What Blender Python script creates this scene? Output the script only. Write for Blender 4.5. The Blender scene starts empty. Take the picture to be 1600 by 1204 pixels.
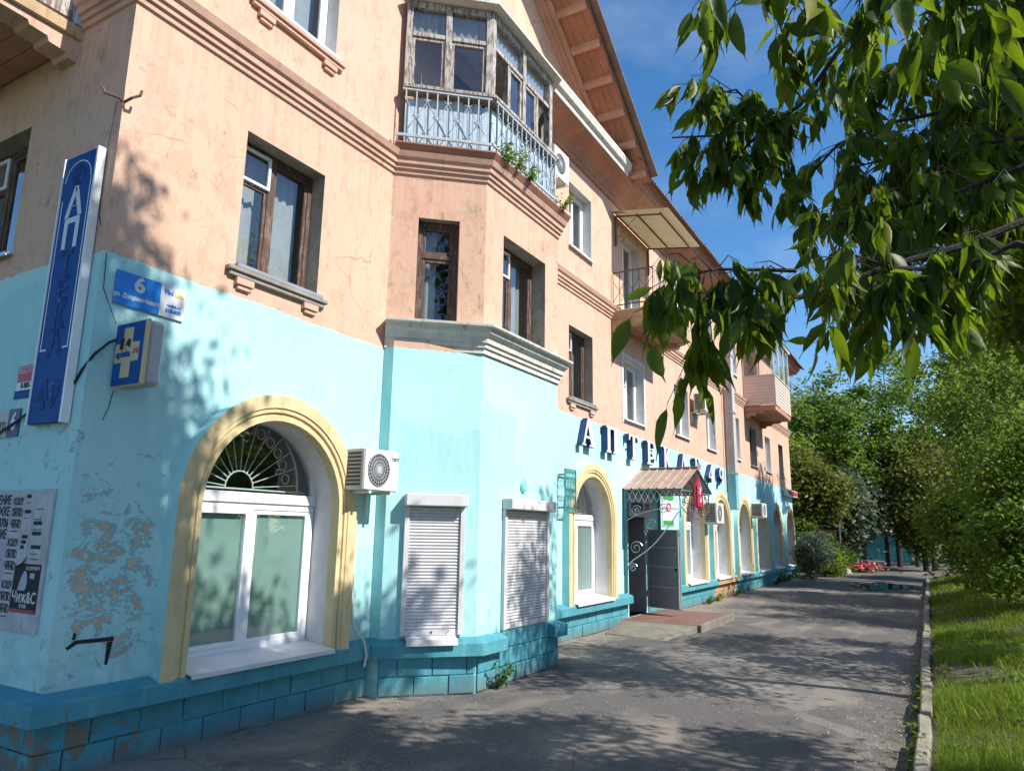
import bpy, bmesh, math, random
import numpy as np
from mathutils import Vector, Matrix
random.seed(7); RNG = np.random.default_rng(7)
S = bpy.context.scene
COL = S.collection

# ---------------------------------------------------------------- camera, sky, sun, exposure
cam_d = bpy.data.cameras.new('camera'); cam = bpy.data.objects.new('camera', cam_d); COL.objects.link(cam)
RR = (0.5005180, -0.8655779, 0.0160185); UU = (-0.1792602, -0.0855192, 0.9800777); BB = (-0.8469637, -0.4934180, -0.1979675)
cam.matrix_world = Matrix(((RR[0], UU[0], BB[0], 0.0), (RR[1], UU[1], BB[1], -6.0), (RR[2], UU[2], BB[2], 1.92), (0, 0, 0, 1)))
cam_d.sensor_width = 36; cam_d.lens = 25.406; cam_d.clip_start = 0.05; cam_d.clip_end = 2000
S.camera = cam
SUN_EL = math.radians(44)
W = bpy.data.worlds.new('World'); S.world = W; W.use_nodes = True
nt = W.node_tree; nt.nodes.clear()
wo = nt.nodes.new('ShaderNodeOutputWorld'); bg = nt.nodes.new('ShaderNodeBackground')
sky = nt.nodes.new('ShaderNodeTexSky'); sky.sky_type = 'NISHITA'; sky.sun_disc = False
sky.sun_elevation = SUN_EL; sky.sun_rotation = math.pi - 0.03; sky.air_density = 1.0; sky.dust_density = 0.4; sky.ozone_density = 2.5
tc = nt.nodes.new('ShaderNodeTexCoord'); mp = nt.nodes.new('ShaderNodeMapping'); mp.inputs['Scale'].default_value = (1.6, 2.6, 6.0)
mp.inputs['Rotation'].default_value = (0.15, 0.1, 0.5)
no = nt.nodes.new('ShaderNodeTexNoise'); no.inputs['Scale'].default_value = 1.7; no.inputs['Detail'].default_value = 7; no.inputs['Roughness'].default_value = 0.6; no.inputs['Distortion'].default_value = 0.5
cr = nt.nodes.new('ShaderNodeValToRGB'); cr.color_ramp.elements[0].position = 0.45; cr.color_ramp.elements[1].position = 0.85
cr.color_ramp.elements[1].color = (0.26, 0.26, 0.26, 1)
mx = nt.nodes.new('ShaderNodeMix'); mx.data_type = 'RGBA'; mx.inputs[7].default_value = (6.6, 7.0, 7.6, 1)
L = nt.links.new
L(tc.outputs['Generated'], mp.inputs['Vector']); L(mp.outputs[0], no.inputs['Vector']); L(no.outputs['Fac'], cr.inputs[0])
L(cr.outputs[0], mx.inputs[0]); hs_ = nt.nodes.new('ShaderNodeHueSaturation'); hs_.inputs['Saturation'].default_value = 1.28; hs_.inputs['Value'].default_value = 1.5; L(sky.outputs[0], hs_.inputs['Color']); L(hs_.outputs[0], mx.inputs[6]); L(mx.outputs[2], bg.inputs[0]); L(bg.outputs[0], wo.inputs[0])
bg.inputs[1].default_value = 0.078
sl = bpy.data.lights.new('sun', 'SUN'); sl.energy = 4.6; sl.angle = math.radians(0.55); sl.color = (1.0, 0.945, 0.86)
sun = bpy.data.objects.new('sun', sl); COL.objects.link(sun)
SD = Vector((-0.03 * math.cos(SUN_EL), math.cos(SUN_EL), -math.sin(SUN_EL))).normalized()
sun.rotation_euler = SD.to_track_quat('-Z', 'Y').to_euler(); sun.location = (0, -30, 40)
S.view_settings.view_transform = 'Standard'; S.view_settings.look = 'None'; S.view_settings.exposure = 0.72; S.view_settings.gamma = 1
S.view_settings.use_curve_mapping = False
S.cycles.max_bounces = 8; S.cycles.transparent_max_bounces = 12

# ---------------------------------------------------------------- helpers
class Pl:                                   # vertical plane frame: u along, w outward, z up
    def __init__(s, o, t):
        l = math.hypot(*t); s.o = o; s.t = (t[0] / l, t[1] / l); s.n = (s.t[1], -s.t[0])
    def P(s, u, w, z): return (s.o[0] + s.t[0] * u + s.n[0] * w, s.o[1] + s.t[1] * u + s.n[1] * w, z)
FAC = Pl((0, 0), (1, 0)); LEF = Pl((3.29, 0), (0, -1))
BAY = [(7.0, 0.0), (7.85, -0.97), (10.06, -0.97), (10.91, 0.0)]
BAYG = [(7.0, 0.0), (7.0, -0.16), (7.85, -0.97), (10.06, -0.97), (10.91, -0.16), (10.91, 0.0)]
F1 = Pl(BAY[0], (0.85, -0.97)); F2 = Pl((0, -0.97), (1, 0)); F3 = Pl(BAY[2], (0.85, 0.97))
G1 = Pl(BAYG[1], (0.85, -0.81)); G3 = Pl(BAYG[3], (0.85, 0.81))

class MB:
    def __init__(s): s.v = []; s.f = []
    def add(s, vs, fs):
        b = len(s.v); s.v += [tuple(p) for p in vs]; s.f += [tuple(i + b for i in f) for f in fs]; return s
    def pbox(s, pl, u0, u1, w0, w1, z0, z1):
        return s.add([pl.P(u, w, z) for z in (z0, z1) for w in (w0, w1) for u in (u0, u1)],
                     [(0, 1, 3, 2), (4, 6, 7, 5), (0, 4, 5, 1), (2, 3, 7, 6), (0, 2, 6, 4), (1, 5, 7, 3)])
    def box(s, x0, x1, y0, y1, z0, z1): return s.pbox(FAC, x0, x1, -y1, -y0, z0, z1)
    def quad(s, a, b, c, d): return s.add([a, b, c, d], [(0, 1, 2, 3)])
    def tube(s, pts, r, n=6, r1=None, cap=True):
        pts = [Vector(p) for p in pts]; m = len(pts); r1 = r if r1 is None else r1; rings = []
        up = None
        for i, p in enumerate(pts):
            d = (pts[min(i + 1, m - 1)] - pts[max(i - 1, 0)])
            if d.length < 1e-9: d = Vector((0, 0, 1))
            d.normalize()
            if up is None: up = d.orthogonal().normalized()
            a = (up - d * up.dot(d))
            a = a.normalized() if a.length > 1e-6 else d.orthogonal().normalized()
            up = a; b = d.cross(a); rr = r + (r1 - r) * i / max(1, m - 1)
            rings.append([p + (a * math.cos(2 * math.pi * k / n) + b * math.sin(2 * math.pi * k / n)) * rr for k in range(n)])
        fs = [(i * n + k, i * n + (k + 1) % n, (i + 1) * n + (k + 1) % n, (i + 1) * n + k) for i in range(m - 1) for k in range(n)]
        if cap: fs += [tuple(range(n))[::-1], tuple((m - 1) * n + k for k in range(n))]
        return s.add([p for q in rings for p in q], fs)
    def bar(s, a, b, t=0.02):
        return s.tube([a, b], t / 2 * 1.2, 4)
    def prism(s, pl, poly, w0, w1):
        n = len(poly)
        return s.add([pl.P(u, w0, z) for u, z in poly] + [pl.P(u, w1, z) for u, z in poly],
                     [tuple(range(n)), tuple(range(2 * n - 1, n - 1, -1))] + [(i, i + n, (i + 1) % n + n, (i + 1) % n) for i in range(n)])
    def sweep(s, path, prof, closed_ends=True):       # path [(x,y)], prof [(out,z)], outward on the right of travel
        m = len(path); k = len(prof); ns = []
        for i in range(m - 1):
            d = Vector((path[i + 1][0] - path[i][0], path[i + 1][1] - path[i][1])).normalized(); ns.append(Vector((d.y, -d.x)))
        vs = []
        for i in range(m):
            if i == 0: n = ns[0]
            elif i == m - 1: n = ns[-1]
            else:
                n = ns[i - 1] + ns[i]; n = n / max(0.3, (1 + ns[i - 1].dot(ns[i])))
            vs += [(path[i][0] + n.x * o, path[i][1] + n.y * o, z) for o, z in prof]
        fs = [(i * k + j, i * k + (j + 1) % k, (i + 1) * k + (j + 1) % k, (i + 1) * k + j) for i in range(m - 1) for j in range(k)]
        if closed_ends: fs += [tuple(range(k))[::-1], tuple((m - 1) * k + j for j in range(k))]
        return s.add(vs, fs)
    def mesh(s, name, mat, bevel=0, smooth=False, recalc=True):
        me = bpy.data.meshes.new(name); me.from_pydata(s.v, [], s.f); me.materials.append(mat)
        if recalc or bevel:
            bm = bmesh.new(); bm.from_mesh(me)
            if bevel:
                bmesh.ops.bevel(bm, geom=[e for e in bm.edges], offset=bevel, segments=1, affect='EDGES', clamp_overlap=True)
            bmesh.ops.recalc_face_normals(bm, faces=bm.faces)
            bm.to_mesh(me); bm.free()
        if smooth: me.polygons.foreach_set('use_smooth', [True] * len(me.polygons))
        return me
    def build(s, name, mat, parent=None, **k): return link(name, s.mesh(name, mat, **k), parent)

def wl(o):
    v = Vector((0, 0, 0))
    while o is not None: v += o.location; o = o.parent
    return v
def link(name, me, parent=None, at=(0, 0, 0)):
    o = bpy.data.objects.new(name, me); COL.objects.link(o)
    o.location = Vector(at) - (wl(parent) if parent else Vector((0, 0, 0)))
    if parent: o.parent = parent
    return o
def thing(name, label, cat, loc=(0, 0, 0), group=None, kind=None):
    o = bpy.data.objects.new(name, None); COL.objects.link(o); o.location = loc; o.empty_display_size = 0.2
    return tag(o, label, cat, group, kind)
def tag(o, label=None, cat=None, group=None, kind=None):
    if label: o['label'] = label
    if cat: o['category'] = cat
    if group: o['group'] = group
    if kind: o['kind'] = kind
    return o
def npmesh(name, V, F, mat, smooth=False):
    me = bpy.data.meshes.new(name); V = np.asarray(V, np.float32); F = np.asarray(F, np.int32); k = F.shape[1]
    me.vertices.add(len(V)); me.vertices.foreach_set('co', V.ravel())
    me.loops.add(F.size); me.loops.foreach_set('vertex_index', F.ravel())
    me.polygons.add(len(F)); me.polygons.foreach_set('loop_start', np.arange(len(F), dtype=np.int32) * k)
    me.update(calc_edges=True); me.validate(); me.materials.append(mat)
    if smooth: me.polygons.foreach_set('use_smooth', [True] * len(me.polygons))
    return me
def holed(name, pl, outer, holes, mat, parent, w=0.0):    # flat wall with openings
    bm = bmesh.new(); es = []
    for lp in [outer] + holes:
        vs = [bm.verts.new(pl.P(u, w, z)) for u, z in lp]
        es += [bm.edges.new((vs[i], vs[(i + 1) % len(vs)])) for i in range(len(vs))]
    bmesh.ops.triangle_fill(bm, use_beauty=True, use_dissolve=False, edges=es, normal=Vector((pl.n[0], pl.n[1], 0)))
    me = bpy.data.meshes.new(name); bm.normal_update()
    for f in bm.faces:
        if f.normal.dot(Vector((pl.n[0], pl.n[1], 0))) < 0: f.normal_flip()
    bm.to_mesh(me); bm.free(); me.materials.append(mat)
    return link(name, me, parent)
def rect(u0, u1, z0, z1): return [(u0, z0), (u1, z0), (u1, z1), (u0, z1)]
def arch(c, r, z0, zs, n=20): return [(c - r, z0), (c + r, z0)] + [(c + r * math.cos(math.pi * k / n), zs + r * math.sin(math.pi * k / n)) for k in range(n + 1)]
def reveal(pl, loop, d, mat, parent, name='reveal', w=0.0):
    mb = MB(); n = len(loop)
    mb.add([pl.P(u, w, z) for u, z in loop] + [pl.P(u, w - d, z) for u, z in loop], [(i, (i + 1) % n, (i + 1) % n + n, i + n) for i in range(n)])
    return mb.build(name, mat, parent, recalc=False)
def text(name, s, size, pl, u, z, w, mat, parent, bold=0.0, align='CENTER', ext=0.001, sx=1.0, shear=0.0, space=1.0, tilt=0.0):
    cu = bpy.data.curves.new(name, 'FONT'); cu.body = s; cu.size = size; cu.align_x = align; cu.align_y = 'CENTER'; cu.offset = bold; cu.extrude = ext
    cu.resolution_u = 3; cu.shear = shear; cu.space_character = space
    ob = bpy.data.objects.new(name, cu); COL.objects.link(ob)
    me = bpy.data.meshes.new_from_object(ob, depsgraph=bpy.context.evaluated_depsgraph_get()) if False else bpy.data.meshes.new_from_object(ob)
    COL.objects.unlink(ob); bpy.data.objects.remove(ob); bpy.data.curves.remove(cu)
    ca, sa = math.cos(tilt), math.sin(tilt)
    for v in me.vertices:
        x, y = v.co.x * sx, v.co.y
        v.co = Vector(pl.P(u + x * ca - y * sa, w + v.co.z, z + x * sa + y * ca))
    me.materials.clear(); me.materials.append(mat); me.name = name
    return link(name, me, parent)

# ---------------------------------------------------------------- materials
class NB:
    def __init__(s, m): s.t = m.node_tree; s.n = s.t.nodes; s.l = s.t.links
    def __call__(s, typ, out=None, **k):
        nd = s.n.new('ShaderNode' + typ)
        for a, v in k.items():
            a2 = a.replace('_', ' ')
            tgt = None
            if a.startswith('i') and a[1:].isdigit(): tgt = nd.inputs[int(a[1:])]
            elif a2 in nd.inputs: tgt = nd.inputs[a2]
            if tgt is None: setattr(nd, a, v); continue
            if hasattr(v, 'is_linked') or isinstance(v, bpy.types.NodeSocket): s.l.new(v, tgt)
            else:
                if isinstance(v, tuple) and len(v) == 3 and tgt.type == 'RGBA': v = v + (1,)
                tgt.default_value = v
        return nd.outputs[out] if out is not None else nd.outputs[0]
    def co(s, scale=(1, 1, 1), rot=(0, 0, 0)):
        c = s('TexCoord', 'Object')
        return s('Mapping', Vector=c, Scale=scale, Rotation=rot)
    def noise(s, vec, scale, detail=4, rough=0.55, dist=0.0): return s('TexNoise', 'Fac', Vector=vec, Scale=scale, Detail=detail, Roughness=rough, Distortion=dist)
    def ramp(s, fac, p0, p1, c0=(0, 0, 0, 1), c1=(1, 1, 1, 1)):
        nd = s.n.new('ShaderNodeValToRGB'); e = nd.color_ramp.elements; e[0].position = p0; e[1].position = p1
        e[0].color = tuple(c0[:3]) + (1,); e[1].color = tuple(c1[:3]) + (1,); s.l.new(fac, nd.inputs[0]); return nd.outputs[0]
    def mr(s, v, a, b, c=0.0, d=1.0):
        nd = s.n.new('ShaderNodeMapRange'); s.l.new(v, nd.inputs[0])
        for i, q in enumerate((a, b, c, d)): nd.inputs[i + 1].default_value = q
        return nd.outputs[0]
    def mix(s, f, a, b, typ='MIX'):
        nd = s.n.new('ShaderNodeMix'); nd.data_type = 'RGBA'; nd.blend_type = typ
        for k, v in (('Factor', f), ('A', a), ('B', b)):
            i = nd.inputs[k] if k == 'Factor' else [q for q in nd.inputs if q.name == k and q.type == 'RGBA'][0]
            if isinstance(v, bpy.types.NodeSocket): s.l.new(v, i)
            else: i.default_value = v if k == 'Factor' else tuple(v[:3]) + (1,)
        return [q for q in nd.outputs if q.type == 'RGBA'][0]
    def math(s, op, a, b=0.0, c=0.0, clamp=False):
        nd = s.n.new('ShaderNodeMath'); nd.operation = op; nd.use_clamp = clamp
        for i, v in enumerate((a, b, c)):
            if isinstance(v, bpy.types.NodeSocket): s.l.new(v, nd.inputs[i])
            else: nd.inputs[i].default_value = v
        return nd.outputs[0]
    def sep(s, v):
        nd = s.n.new('ShaderNodeSeparateXYZ'); s.l.new(v, nd.inputs[0]); return nd.outputs
    def bump(s, h, strength=0.3, dist=0.02): return s('Bump', Height=h, Strength=strength, Distance=dist)
def newmat(name):
    m = bpy.data.materials.new(name); m.use_nodes = True; b = m.node_tree.nodes['Principled BSDF']
    return m, NB(m), b
def plain(name, c, rough=0.6, metal=0.0, var=0.12, scale=3.0, bump=0.0, dirt=None, spec=0.5):
    m, n, b = newmat(name); v = n.co()
    k = n.noise(v, scale, 5, 0.6)
    col = n.mix(n.ramp(k, 0.3, 0.72), tuple(x * (1 - var) for x in c), tuple(min(1, x * (1 + var)) for x in c))
    if dirt:
        k2 = n.noise(n.co((1, 1, 0.35)), scale * 2.3, 6, 0.7); col = n.mix(n.ramp(k2, 0.55, 0.72), col, dirt)
    n.l.new(col, b.inputs['Base Color']); b.inputs['Roughness'].default_value = rough; b.inputs['Metallic'].default_value = metal; b.inputs['Specular IOR Level'].default_value = spec
    if bump: n.l.new(n.bump(n.noise(v, scale * 12, 5, 0.6), bump, 0.01), b.inputs['Normal'])
    return m
def stucco(name, painted=True, pale=False, worn=0.0):
    m, n, b = newmat(name); v = n.co(); x, y, z = n.sep(v)
    big = n.noise(v, 0.55, 5, 0.6, 0.3); mid = n.noise(n.co((1, 1, 0.45)), 2.2, 6, 0.65, 0.4); fine = n.noise(v, 14, 6, 0.7)
    pink = (0.57, 0.285, 0.24); peach = (0.57, 0.33, 0.245); dusk = (0.43, 0.205, 0.155); tan = (0.35, 0.245, 0.165)
    if pale: pink = (0.66, 0.47, 0.36); peach = (0.68, 0.53, 0.40); dusk = (0.60, 0.40, 0.30)
    c = n.mix(n.ramp(big, 0.45, 0.63), pink, peach); c = n.mix(n.math('MULTIPLY', n.ramp(mid, 0.50, 0.64), 0.75), c, dusk)
    k3 = n.noise(n.co((1, 1, 0.5), (0.3, 0, 0.2)), 1.15, 7, 0.72, 0.8); k3 = n.math('SUBTRACT', k3, n.mr(z, 4.3, 6.6, -0.05 - worn, 0.005 - worn)); c = n.mix(n.math('MULTIPLY', n.ramp(k3, 0.49, 0.60), 0.85), c, tan); bl_ = n.noise(n.co((1.4, 1.4, 0.8), (0, 0.4, 0.1)), 2.3, 10, 0.74, 0.25); c = n.mix(n.math('MULTIPLY', n.ramp(bl_, 0.50, 0.60), 0.5), c, (0.50, 0.235, 0.18)); c = n.mix(n.math('MULTIPLY', n.ramp(bl_, 0.47, 0.38), 0.45), c, (0.66, 0.44, 0.335)); sp_ = n.noise(n.co((1, 1, 0.6)), 7.0, 10, 0.82, 0.0); c = n.mix(n.math('MULTIPLY', n.ramp(sp_, 0.575, 0.64), 0.65), c, (0.40, 0.24, 0.165)); c = n.mix(n.math('MULTIPLY', n.ramp(sp_, 0.43, 0.36), 0.5), c, (0.70, 0.47, 0.35))
    fl = n.noise(n.co((1.2, 1.2, 0.9)), 1.5, 10, 0.66, 0.5); flk = n.ramp(fl, 0.655 - worn * 0.7, 0.663 - worn * 0.7)
    c = n.mix(flk, c, n.mix(n.ramp(fine, 0.4, 0.6), (0.36, 0.31, 0.25), (0.58, 0.50, 0.41)))
    drip = n.noise(n.co((5.5, 5.5, 0.22)), 2.4, 7, 0.7); band_ = n.math('MAXIMUM', n.math('MULTIPLY', n.mr(z, 3.9, 4.45, 0.0, 0.45), n.mr(z, 4.45, 4.65, 1.0, 0.0)), n.math('MULTIPLY', n.mr(z, 6.98, 7.6, 0.0, 0.6), n.mr(z, 7.55, 7.75, 1.0, 0.0))); band_ = n.math('MAXIMUM', band_, n.math('MULTIPLY', n.mr(z, 5.7, 6.66, 0.0, 0.75), n.math('LESS_THAN', z, 6.67))); c = n.mix(n.math('MULTIPLY', n.math('MULTIPLY', n.ramp(drip, 0.46, 0.64), band_), 0.5), c, (0.30, 0.20, 0.145))
    lines = n.noise(n.co((6, 6, 1.1)), 3.0, 6, 0.7); c = n.mix(n.math('MULTIPLY', n.ramp(lines, 0.58, 0.70), 0.4), c, (0.42, 0.25, 0.17))
    crk = n('TexVoronoi', 'Distance', Vector=n.mix(0.35, v, n('TexNoise', 'Color', Vector=v, Scale=1.5, Detail=6)), Scale=0.9, feature='DISTANCE_TO_EDGE')
    crm = n.math('MULTIPLY', n.ramp(crk, 0.002, 0.006, (1, 1, 1), (0, 0, 0)), n.ramp(big, 0.5, 0.58)); c = n.mix(n.math('MULTIPLY', crm, 0.6), c, (0.28, 0.17, 0.12))
    if painted:
        wob = n.math('MULTIPLY', n.noise(v, 1.3, 3), 0.10); wob2 = n.math('MULTIPLY', n.noise(v, 9, 4), 0.05)
        lim = n.math('SUBTRACT', 4.265, n.math('ADD', wob, wob2))
        lim = n.math('SUBTRACT', lim, n.math('MULTIPLY', n.math('SUBTRACT', x, 12.0), 0.006))
        low = n.math('LESS_THAN', z, lim)
        t = n.mix(n.ramp(big, 0.35, 0.65), (0.37, 0.65, 0.66), (0.44, 0.70, 0.70))
        t = n.mix(n.math('MULTIPLY', n.ramp(lines, 0.58, 0.75), 0.5), t, (0.27, 0.55, 0.58))
        st = n.noise(n.co((4.5, 4.5, 0.28)), 2.0, 5, 0.6); t = n.mix(n.math('MULTIPLY', n.ramp(st, 0.60, 0.75), 0.55), t, (0.52, 0.68, 0.60))
        vo_ = n('TexVoronoi', 'Color', Vector=n.mix(0.2, v, n('TexNoise', 'Color', Vector=v, Scale=2.0, Detail=4)), Scale=1.1); t = n.mix(n.math('MULTIPLY', n.ramp(vo_, 0.35, 0.75), 0.30), t, (0.22, 0.52, 0.56))
        rl = n.noise(n.co((9, 9, 0.8)), 2.0, 3, 0.5); t = n.mix(n.math('MULTIPLY', n.ramp(rl, 0.42, 0.62), 0.22), t, (0.50, 0.76, 0.75))
        sd_ = n.math('MULTIPLY', n.mr(z, 0.6, 1.25, 0.55, 0.0), n.ramp(n.noise(v, 5, 6, 0.7), 0.40, 0.62)); t = n.mix(sd_, t, (0.20, 0.34, 0.34))
        t = n.mix(n.math('MULTIPLY', n.ramp(sp_, 0.62, 0.70), 0.5), t, (0.22, 0.40, 0.42))
        # old scraped paper and paint near the corner, within hand's reach
        reach = n.math('MULTIPLY', n.math('MULTIPLY', n.math('GREATER_THAN', 4.15, x), n.math('GREATER_THAN', 2.75, z)), 1.0)
        sx = n.noise(n.co((1.3, 1.3, 1.8)), 3.2, 10, 0.78, 0.5)
        core = n.math('MULTIPLY', n.ramp(n.math('ABSOLUTE', n.math('SUBTRACT', z, 1.5)), 0.35, 0.95, (1, 1, 1), (0, 0, 0)), n.ramp(n.math('ABSOLUTE', n.math('SUBTRACT', x, 3.7)), 0.2, 0.42, (1, 1, 1), (0, 0, 0)))
        sc = n.math('MULTIPLY', n.ramp(n.math('ADD', sx, n.math('MULTIPLY', core, 0.10)), 0.62, 0.64), reach)
        t = n.mix(sc, t, n.mix(n.ramp(fine, 0.4, 0.6), (0.60, 0.36, 0.20), (0.55, 0.52, 0.44)))
        sc2 = n.math('MULTIPLY', n.math('SUBTRACT', n.ramp(n.math('ADD', sx, n.math('MULTIPLY', core, 0.10)), 0.585, 0.60), n.ramp(n.math('ADD', sx, n.math('MULTIPLY', core, 0.10)), 0.62, 0.64)), reach)
        t = n.mix(n.math('MULTIPLY', sc2, 0.6), t, (0.10, 0.22, 0.24))
        t = n.mix(flk, t, (0.40, 0.64, 0.63))
        c = n.mix(low, c, t); flk = n.math('MAXIMUM', flk, n.math('MULTIPLY', sc, low))
    n.l.new(c, b.inputs['Base Color']); b.inputs['Roughness'].default_value = 0.88; b.inputs['Specular IOR Level'].default_value = 0.2
    h = n.math('ADD', n.math('MULTIPLY', fine, 0.5), n.math('MULTIPLY', mid, 1.2)); h = n.math('SUBTRACT', h, n.math('MULTIPLY', flk, 0.4))
    n.l.new(n.bump(h, 0.35, 0.012), b.inputs['Normal'])
    return m
def blockmat():
    m, n, b = newmat('teal_block_paint'); v = n.co(); rnd = n('ObjectInfo', 'Random')
    x, y, z = n.sep(v); k = n.noise(v, 3.5, 6, 0.65); k2 = n.noise(n.co((3, 3, 0.5)), 2.5, 6, 0.7)
    c = n.mix(n.ramp(k, 0.35, 0.65), (0.045, 0.235, 0.285), (0.085, 0.325, 0.37)); c = n.mix(n.math('MULTIPLY', rnd, 0.5), c, (0.04, 0.20, 0.29))
    c = n.mix(n.math('MULTIPLY', n.ramp(k2, 0.56, 0.72), 0.6), c, (0.14, 0.38, 0.43))
    raw = n.noise(v, 4.6, 8, 0.66, 0.3); near = n.mr(x, 3.4, 5.0, 1.0, 0.0)
    # paint lost where it was never repainted: corner, beside the weed, one far stretch
    spot = n.math('MULTIPLY', n.math('GREATER_THAN', x, 22.6), n.math('LESS_THAN', x, 25.2))
    w = n.math('ADD', raw, n.math('ADD', n.math('MULTIPLY', n.math('MULTIPLY', near, n.mr(z, 0.36, 0.42, 1.0, 0.25)), 0.18), n.math('MULTIPLY', spot, 0.3)))
    rr = n.ramp(w, 0.655, 0.675); c = n.mix(rr, c, n.mix(spot, (0.17, 0.17, 0.13), (0.42, 0.26, 0.15)))
    mud = n.math('MULTIPLY', n.mr(n.math('ADD', z, n.math('MULTIPLY', n.noise(v, 3.2, 7, 0.7), 0.22)), 0.10, 0.30, 1.0, 0.0), 0.75); c = n.mix(mud, c, n.mix(k, (0.10, 0.10, 0.085), (0.16, 0.14, 0.11))); ch_ = n.ramp(n.noise(v, 13, 8, 0.75), 0.66, 0.70); c = n.mix(n.math('MULTIPLY', ch_, 0.7), c, (0.28, 0.30, 0.27))
    n.l.new(c, b.inputs['Base Color']); b.inputs['Roughness'].default_value = 0.75
    n.l.new(n.bump(n.math('ADD', n.noise(v, 22, 5, 0.7), n.math('MULTIPLY', n.math('MAXIMUM', rr, ch_), -0.6)), 0.5, 0.012), b.inputs['Normal'])
    return m
def glass(name='window_glass', tint=(0.82, 0.87, 0.88), refl=1.0):
    m = bpy.data.materials.new(name); m.use_nodes = True; n = NB(m); n.n.clear()
    out = n.n.new('ShaderNodeOutputMaterial'); tr = n.n.new('ShaderNodeBsdfTransparent'); tr.inputs[0].default_value = tint + (1,)
    gl = n.n.new('ShaderNodeBsdfGlossy'); gl.inputs['Roughness'].default_value = 0.015; gl.inputs[0].default_value = (0.95, 0.97, 1, 1)
    lw = n.n.new('ShaderNodeLayerWeight'); lw.inputs[0].default_value = 0.5
    wv = n.noise(n.co(), 1.6, 2); n.l.new(n.bump(wv, 0.12, 0.02), gl.inputs['Normal'])
    f = n.math('MULTIPLY_ADD', n.math('POWER', lw.outputs['Facing'], 2.2), 0.85 * refl, 0.08, clamp=True)
    ms = n.n.new('ShaderNodeMixShader'); n.l.new(f, ms.inputs[0]); n.l.new(tr.outputs[0], ms.inputs[1]); n.l.new(gl.outputs[0], ms.inputs[2]); n.l.new(ms.outputs[0], out.inputs[0])
    return m
def leafmat(name, c0, c1, trans=0.35, rough=0.45, tcol=None):
    m = bpy.data.materials.new(name); m.use_nodes = True; n = NB(m); b = n.n['Principled BSDF']; out = n.n['Material Output']
    g = n('NewGeometry', 'Random Per Island'); k = n.noise(n.co(), 0.9, 3)
    g = n.math('FRACT', n.math('ADD', g, n('ObjectInfo', 'Random')))
    f = n.math('ADD', n.math('MULTIPLY', g, 0.75), n.math('MULTIPLY', n.math('SUBTRACT', k, 0.5), 1.3), clamp=True)
    c = n.mix(f, c0, c1); c = n.mix(n.math('MULTIPLY', n.math('GREATER_THAN', g, 0.975), 0.7), c, tuple(min(0.5, q) for q in (c1[0] * 3.2, c1[1] * 1.9, c1[2] * 1.5))); n.l.new(c, b.inputs['Base Color']); b.inputs['Roughness'].default_value = rough; b.inputs['Specular IOR Level'].default_value = 0.22
    tl = n.n.new('ShaderNodeBsdfTranslucent'); tcm = n.mix(0.7, c, tcol or tuple(min(1, 2.2 * a) for a in c1)); n.l.new(tcm, tl.inputs[0])
    ms = n.n.new('ShaderNodeMixShader'); ms.inputs[0].default_value = trans
    n.l.new(b.outputs[0], ms.inputs[1]); n.l.new(tl.outputs[0], ms.inputs[2]); n.l.new(ms.outputs[0], out.inputs[0])
    return m
def woodold(name, c, worn, amt=0.5):
    m, n, b = newmat(name); v = n.co((8, 8, 1.2)); k = n.noise(v, 4, 8, 0.7, 0.3); k2 = n.noise(n.co(), 7, 6, 0.7)
    c0 = n.mix(n.ramp(n.math('ADD', k, n.math('MULTIPLY', k2, 0.3)), amt + 0.12, amt + 0.2), c, worn); n.l.new(c0, b.inputs['Base Color']); b.inputs['Roughness'].default_value = 0.75
    n.l.new(n.bump(k, 0.4, 0.006), b.inputs['Normal']); return m

M = {}
M['stucco'] = stucco('pink_turquoise_stucco'); M['pale'] = stucco('pale_gable_stucco', False, True); M['pinkonly'] = stucco('pink_stucco', False, False, 0.06)
M['block'] = blockmat(); M['glass'] = glass(); M['glass_dark'] = glass('shop_glass', (0.74, 0.83, 0.81), 1.5)
M['greyrev'] = plain('grey_plaster_reveal', (0.30, 0.27, 0.23), 0.9, var=0.25, scale=5, bump=0.3, dirt=(0.17, 0.14, 0.12))
M['whiterev'] = plain('whitewashed_reveal', (0.58, 0.57, 0.56), 0.85, var=0.12, scale=4, bump=0.2)
M['pvc'] = plain('white_plastic_frame', (0.76, 0.77, 0.79), 0.35, var=0.05)
M['brown'] = woodold('brown_painted_wood', (0.085, 0.045, 0.032), (0.17, 0.13, 0.11), 0.55)
M['peelwood'] = woodold('peeling_white_wood', (0.43, 0.41, 0.385), (0.18, 0.13, 0.105), 0.50)
M['railgrey'] = plain('dull_blue_grey_rail', (0.40, 0.44, 0.47), 0.6, var=0.2, scale=9, dirt=(0.25, 0.19, 0.16))
M['blueboard'] = woodold('peeling_blue_boards', (0.40, 0.53, 0.64), (0.33, 0.33, 0.32), 0.62)
M['yellow'] = plain('cream_yellow_plaster', (0.62, 0.50, 0.28), 0.85, var=0.12, scale=3, bump=0.25, dirt=(0.42, 0.33, 0.17))
M['whitecorn'] = plain('white_plaster_moulding', (0.62, 0.60, 0.55), 0.85, var=0.15, scale=4, bump=0.3, dirt=(0.28, 0.27, 0.24))
M['band'] = plain('pink_moulding', (0.55, 0.345, 0.265), 0.85, var=0.15, scale=3, bump=0.2, dirt=(0.40, 0.22, 0.16))
M['darkband'] = plain('brown_red_fascia', (0.33, 0.145, 0.10), 0.8, var=0.18, scale=3, bump=0.2)
M['soffit'] = plain('orange_pink_soffit', (0.40, 0.20, 0.135), 0.85, var=0.2, scale=1.6, bump=0.2, dirt=(0.46, 0.34, 0.27))
M['rust'] = plain('brown_steel', (0.13, 0.075, 0.06), 0.7, var=0.3, scale=9, bump=0.2)
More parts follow.
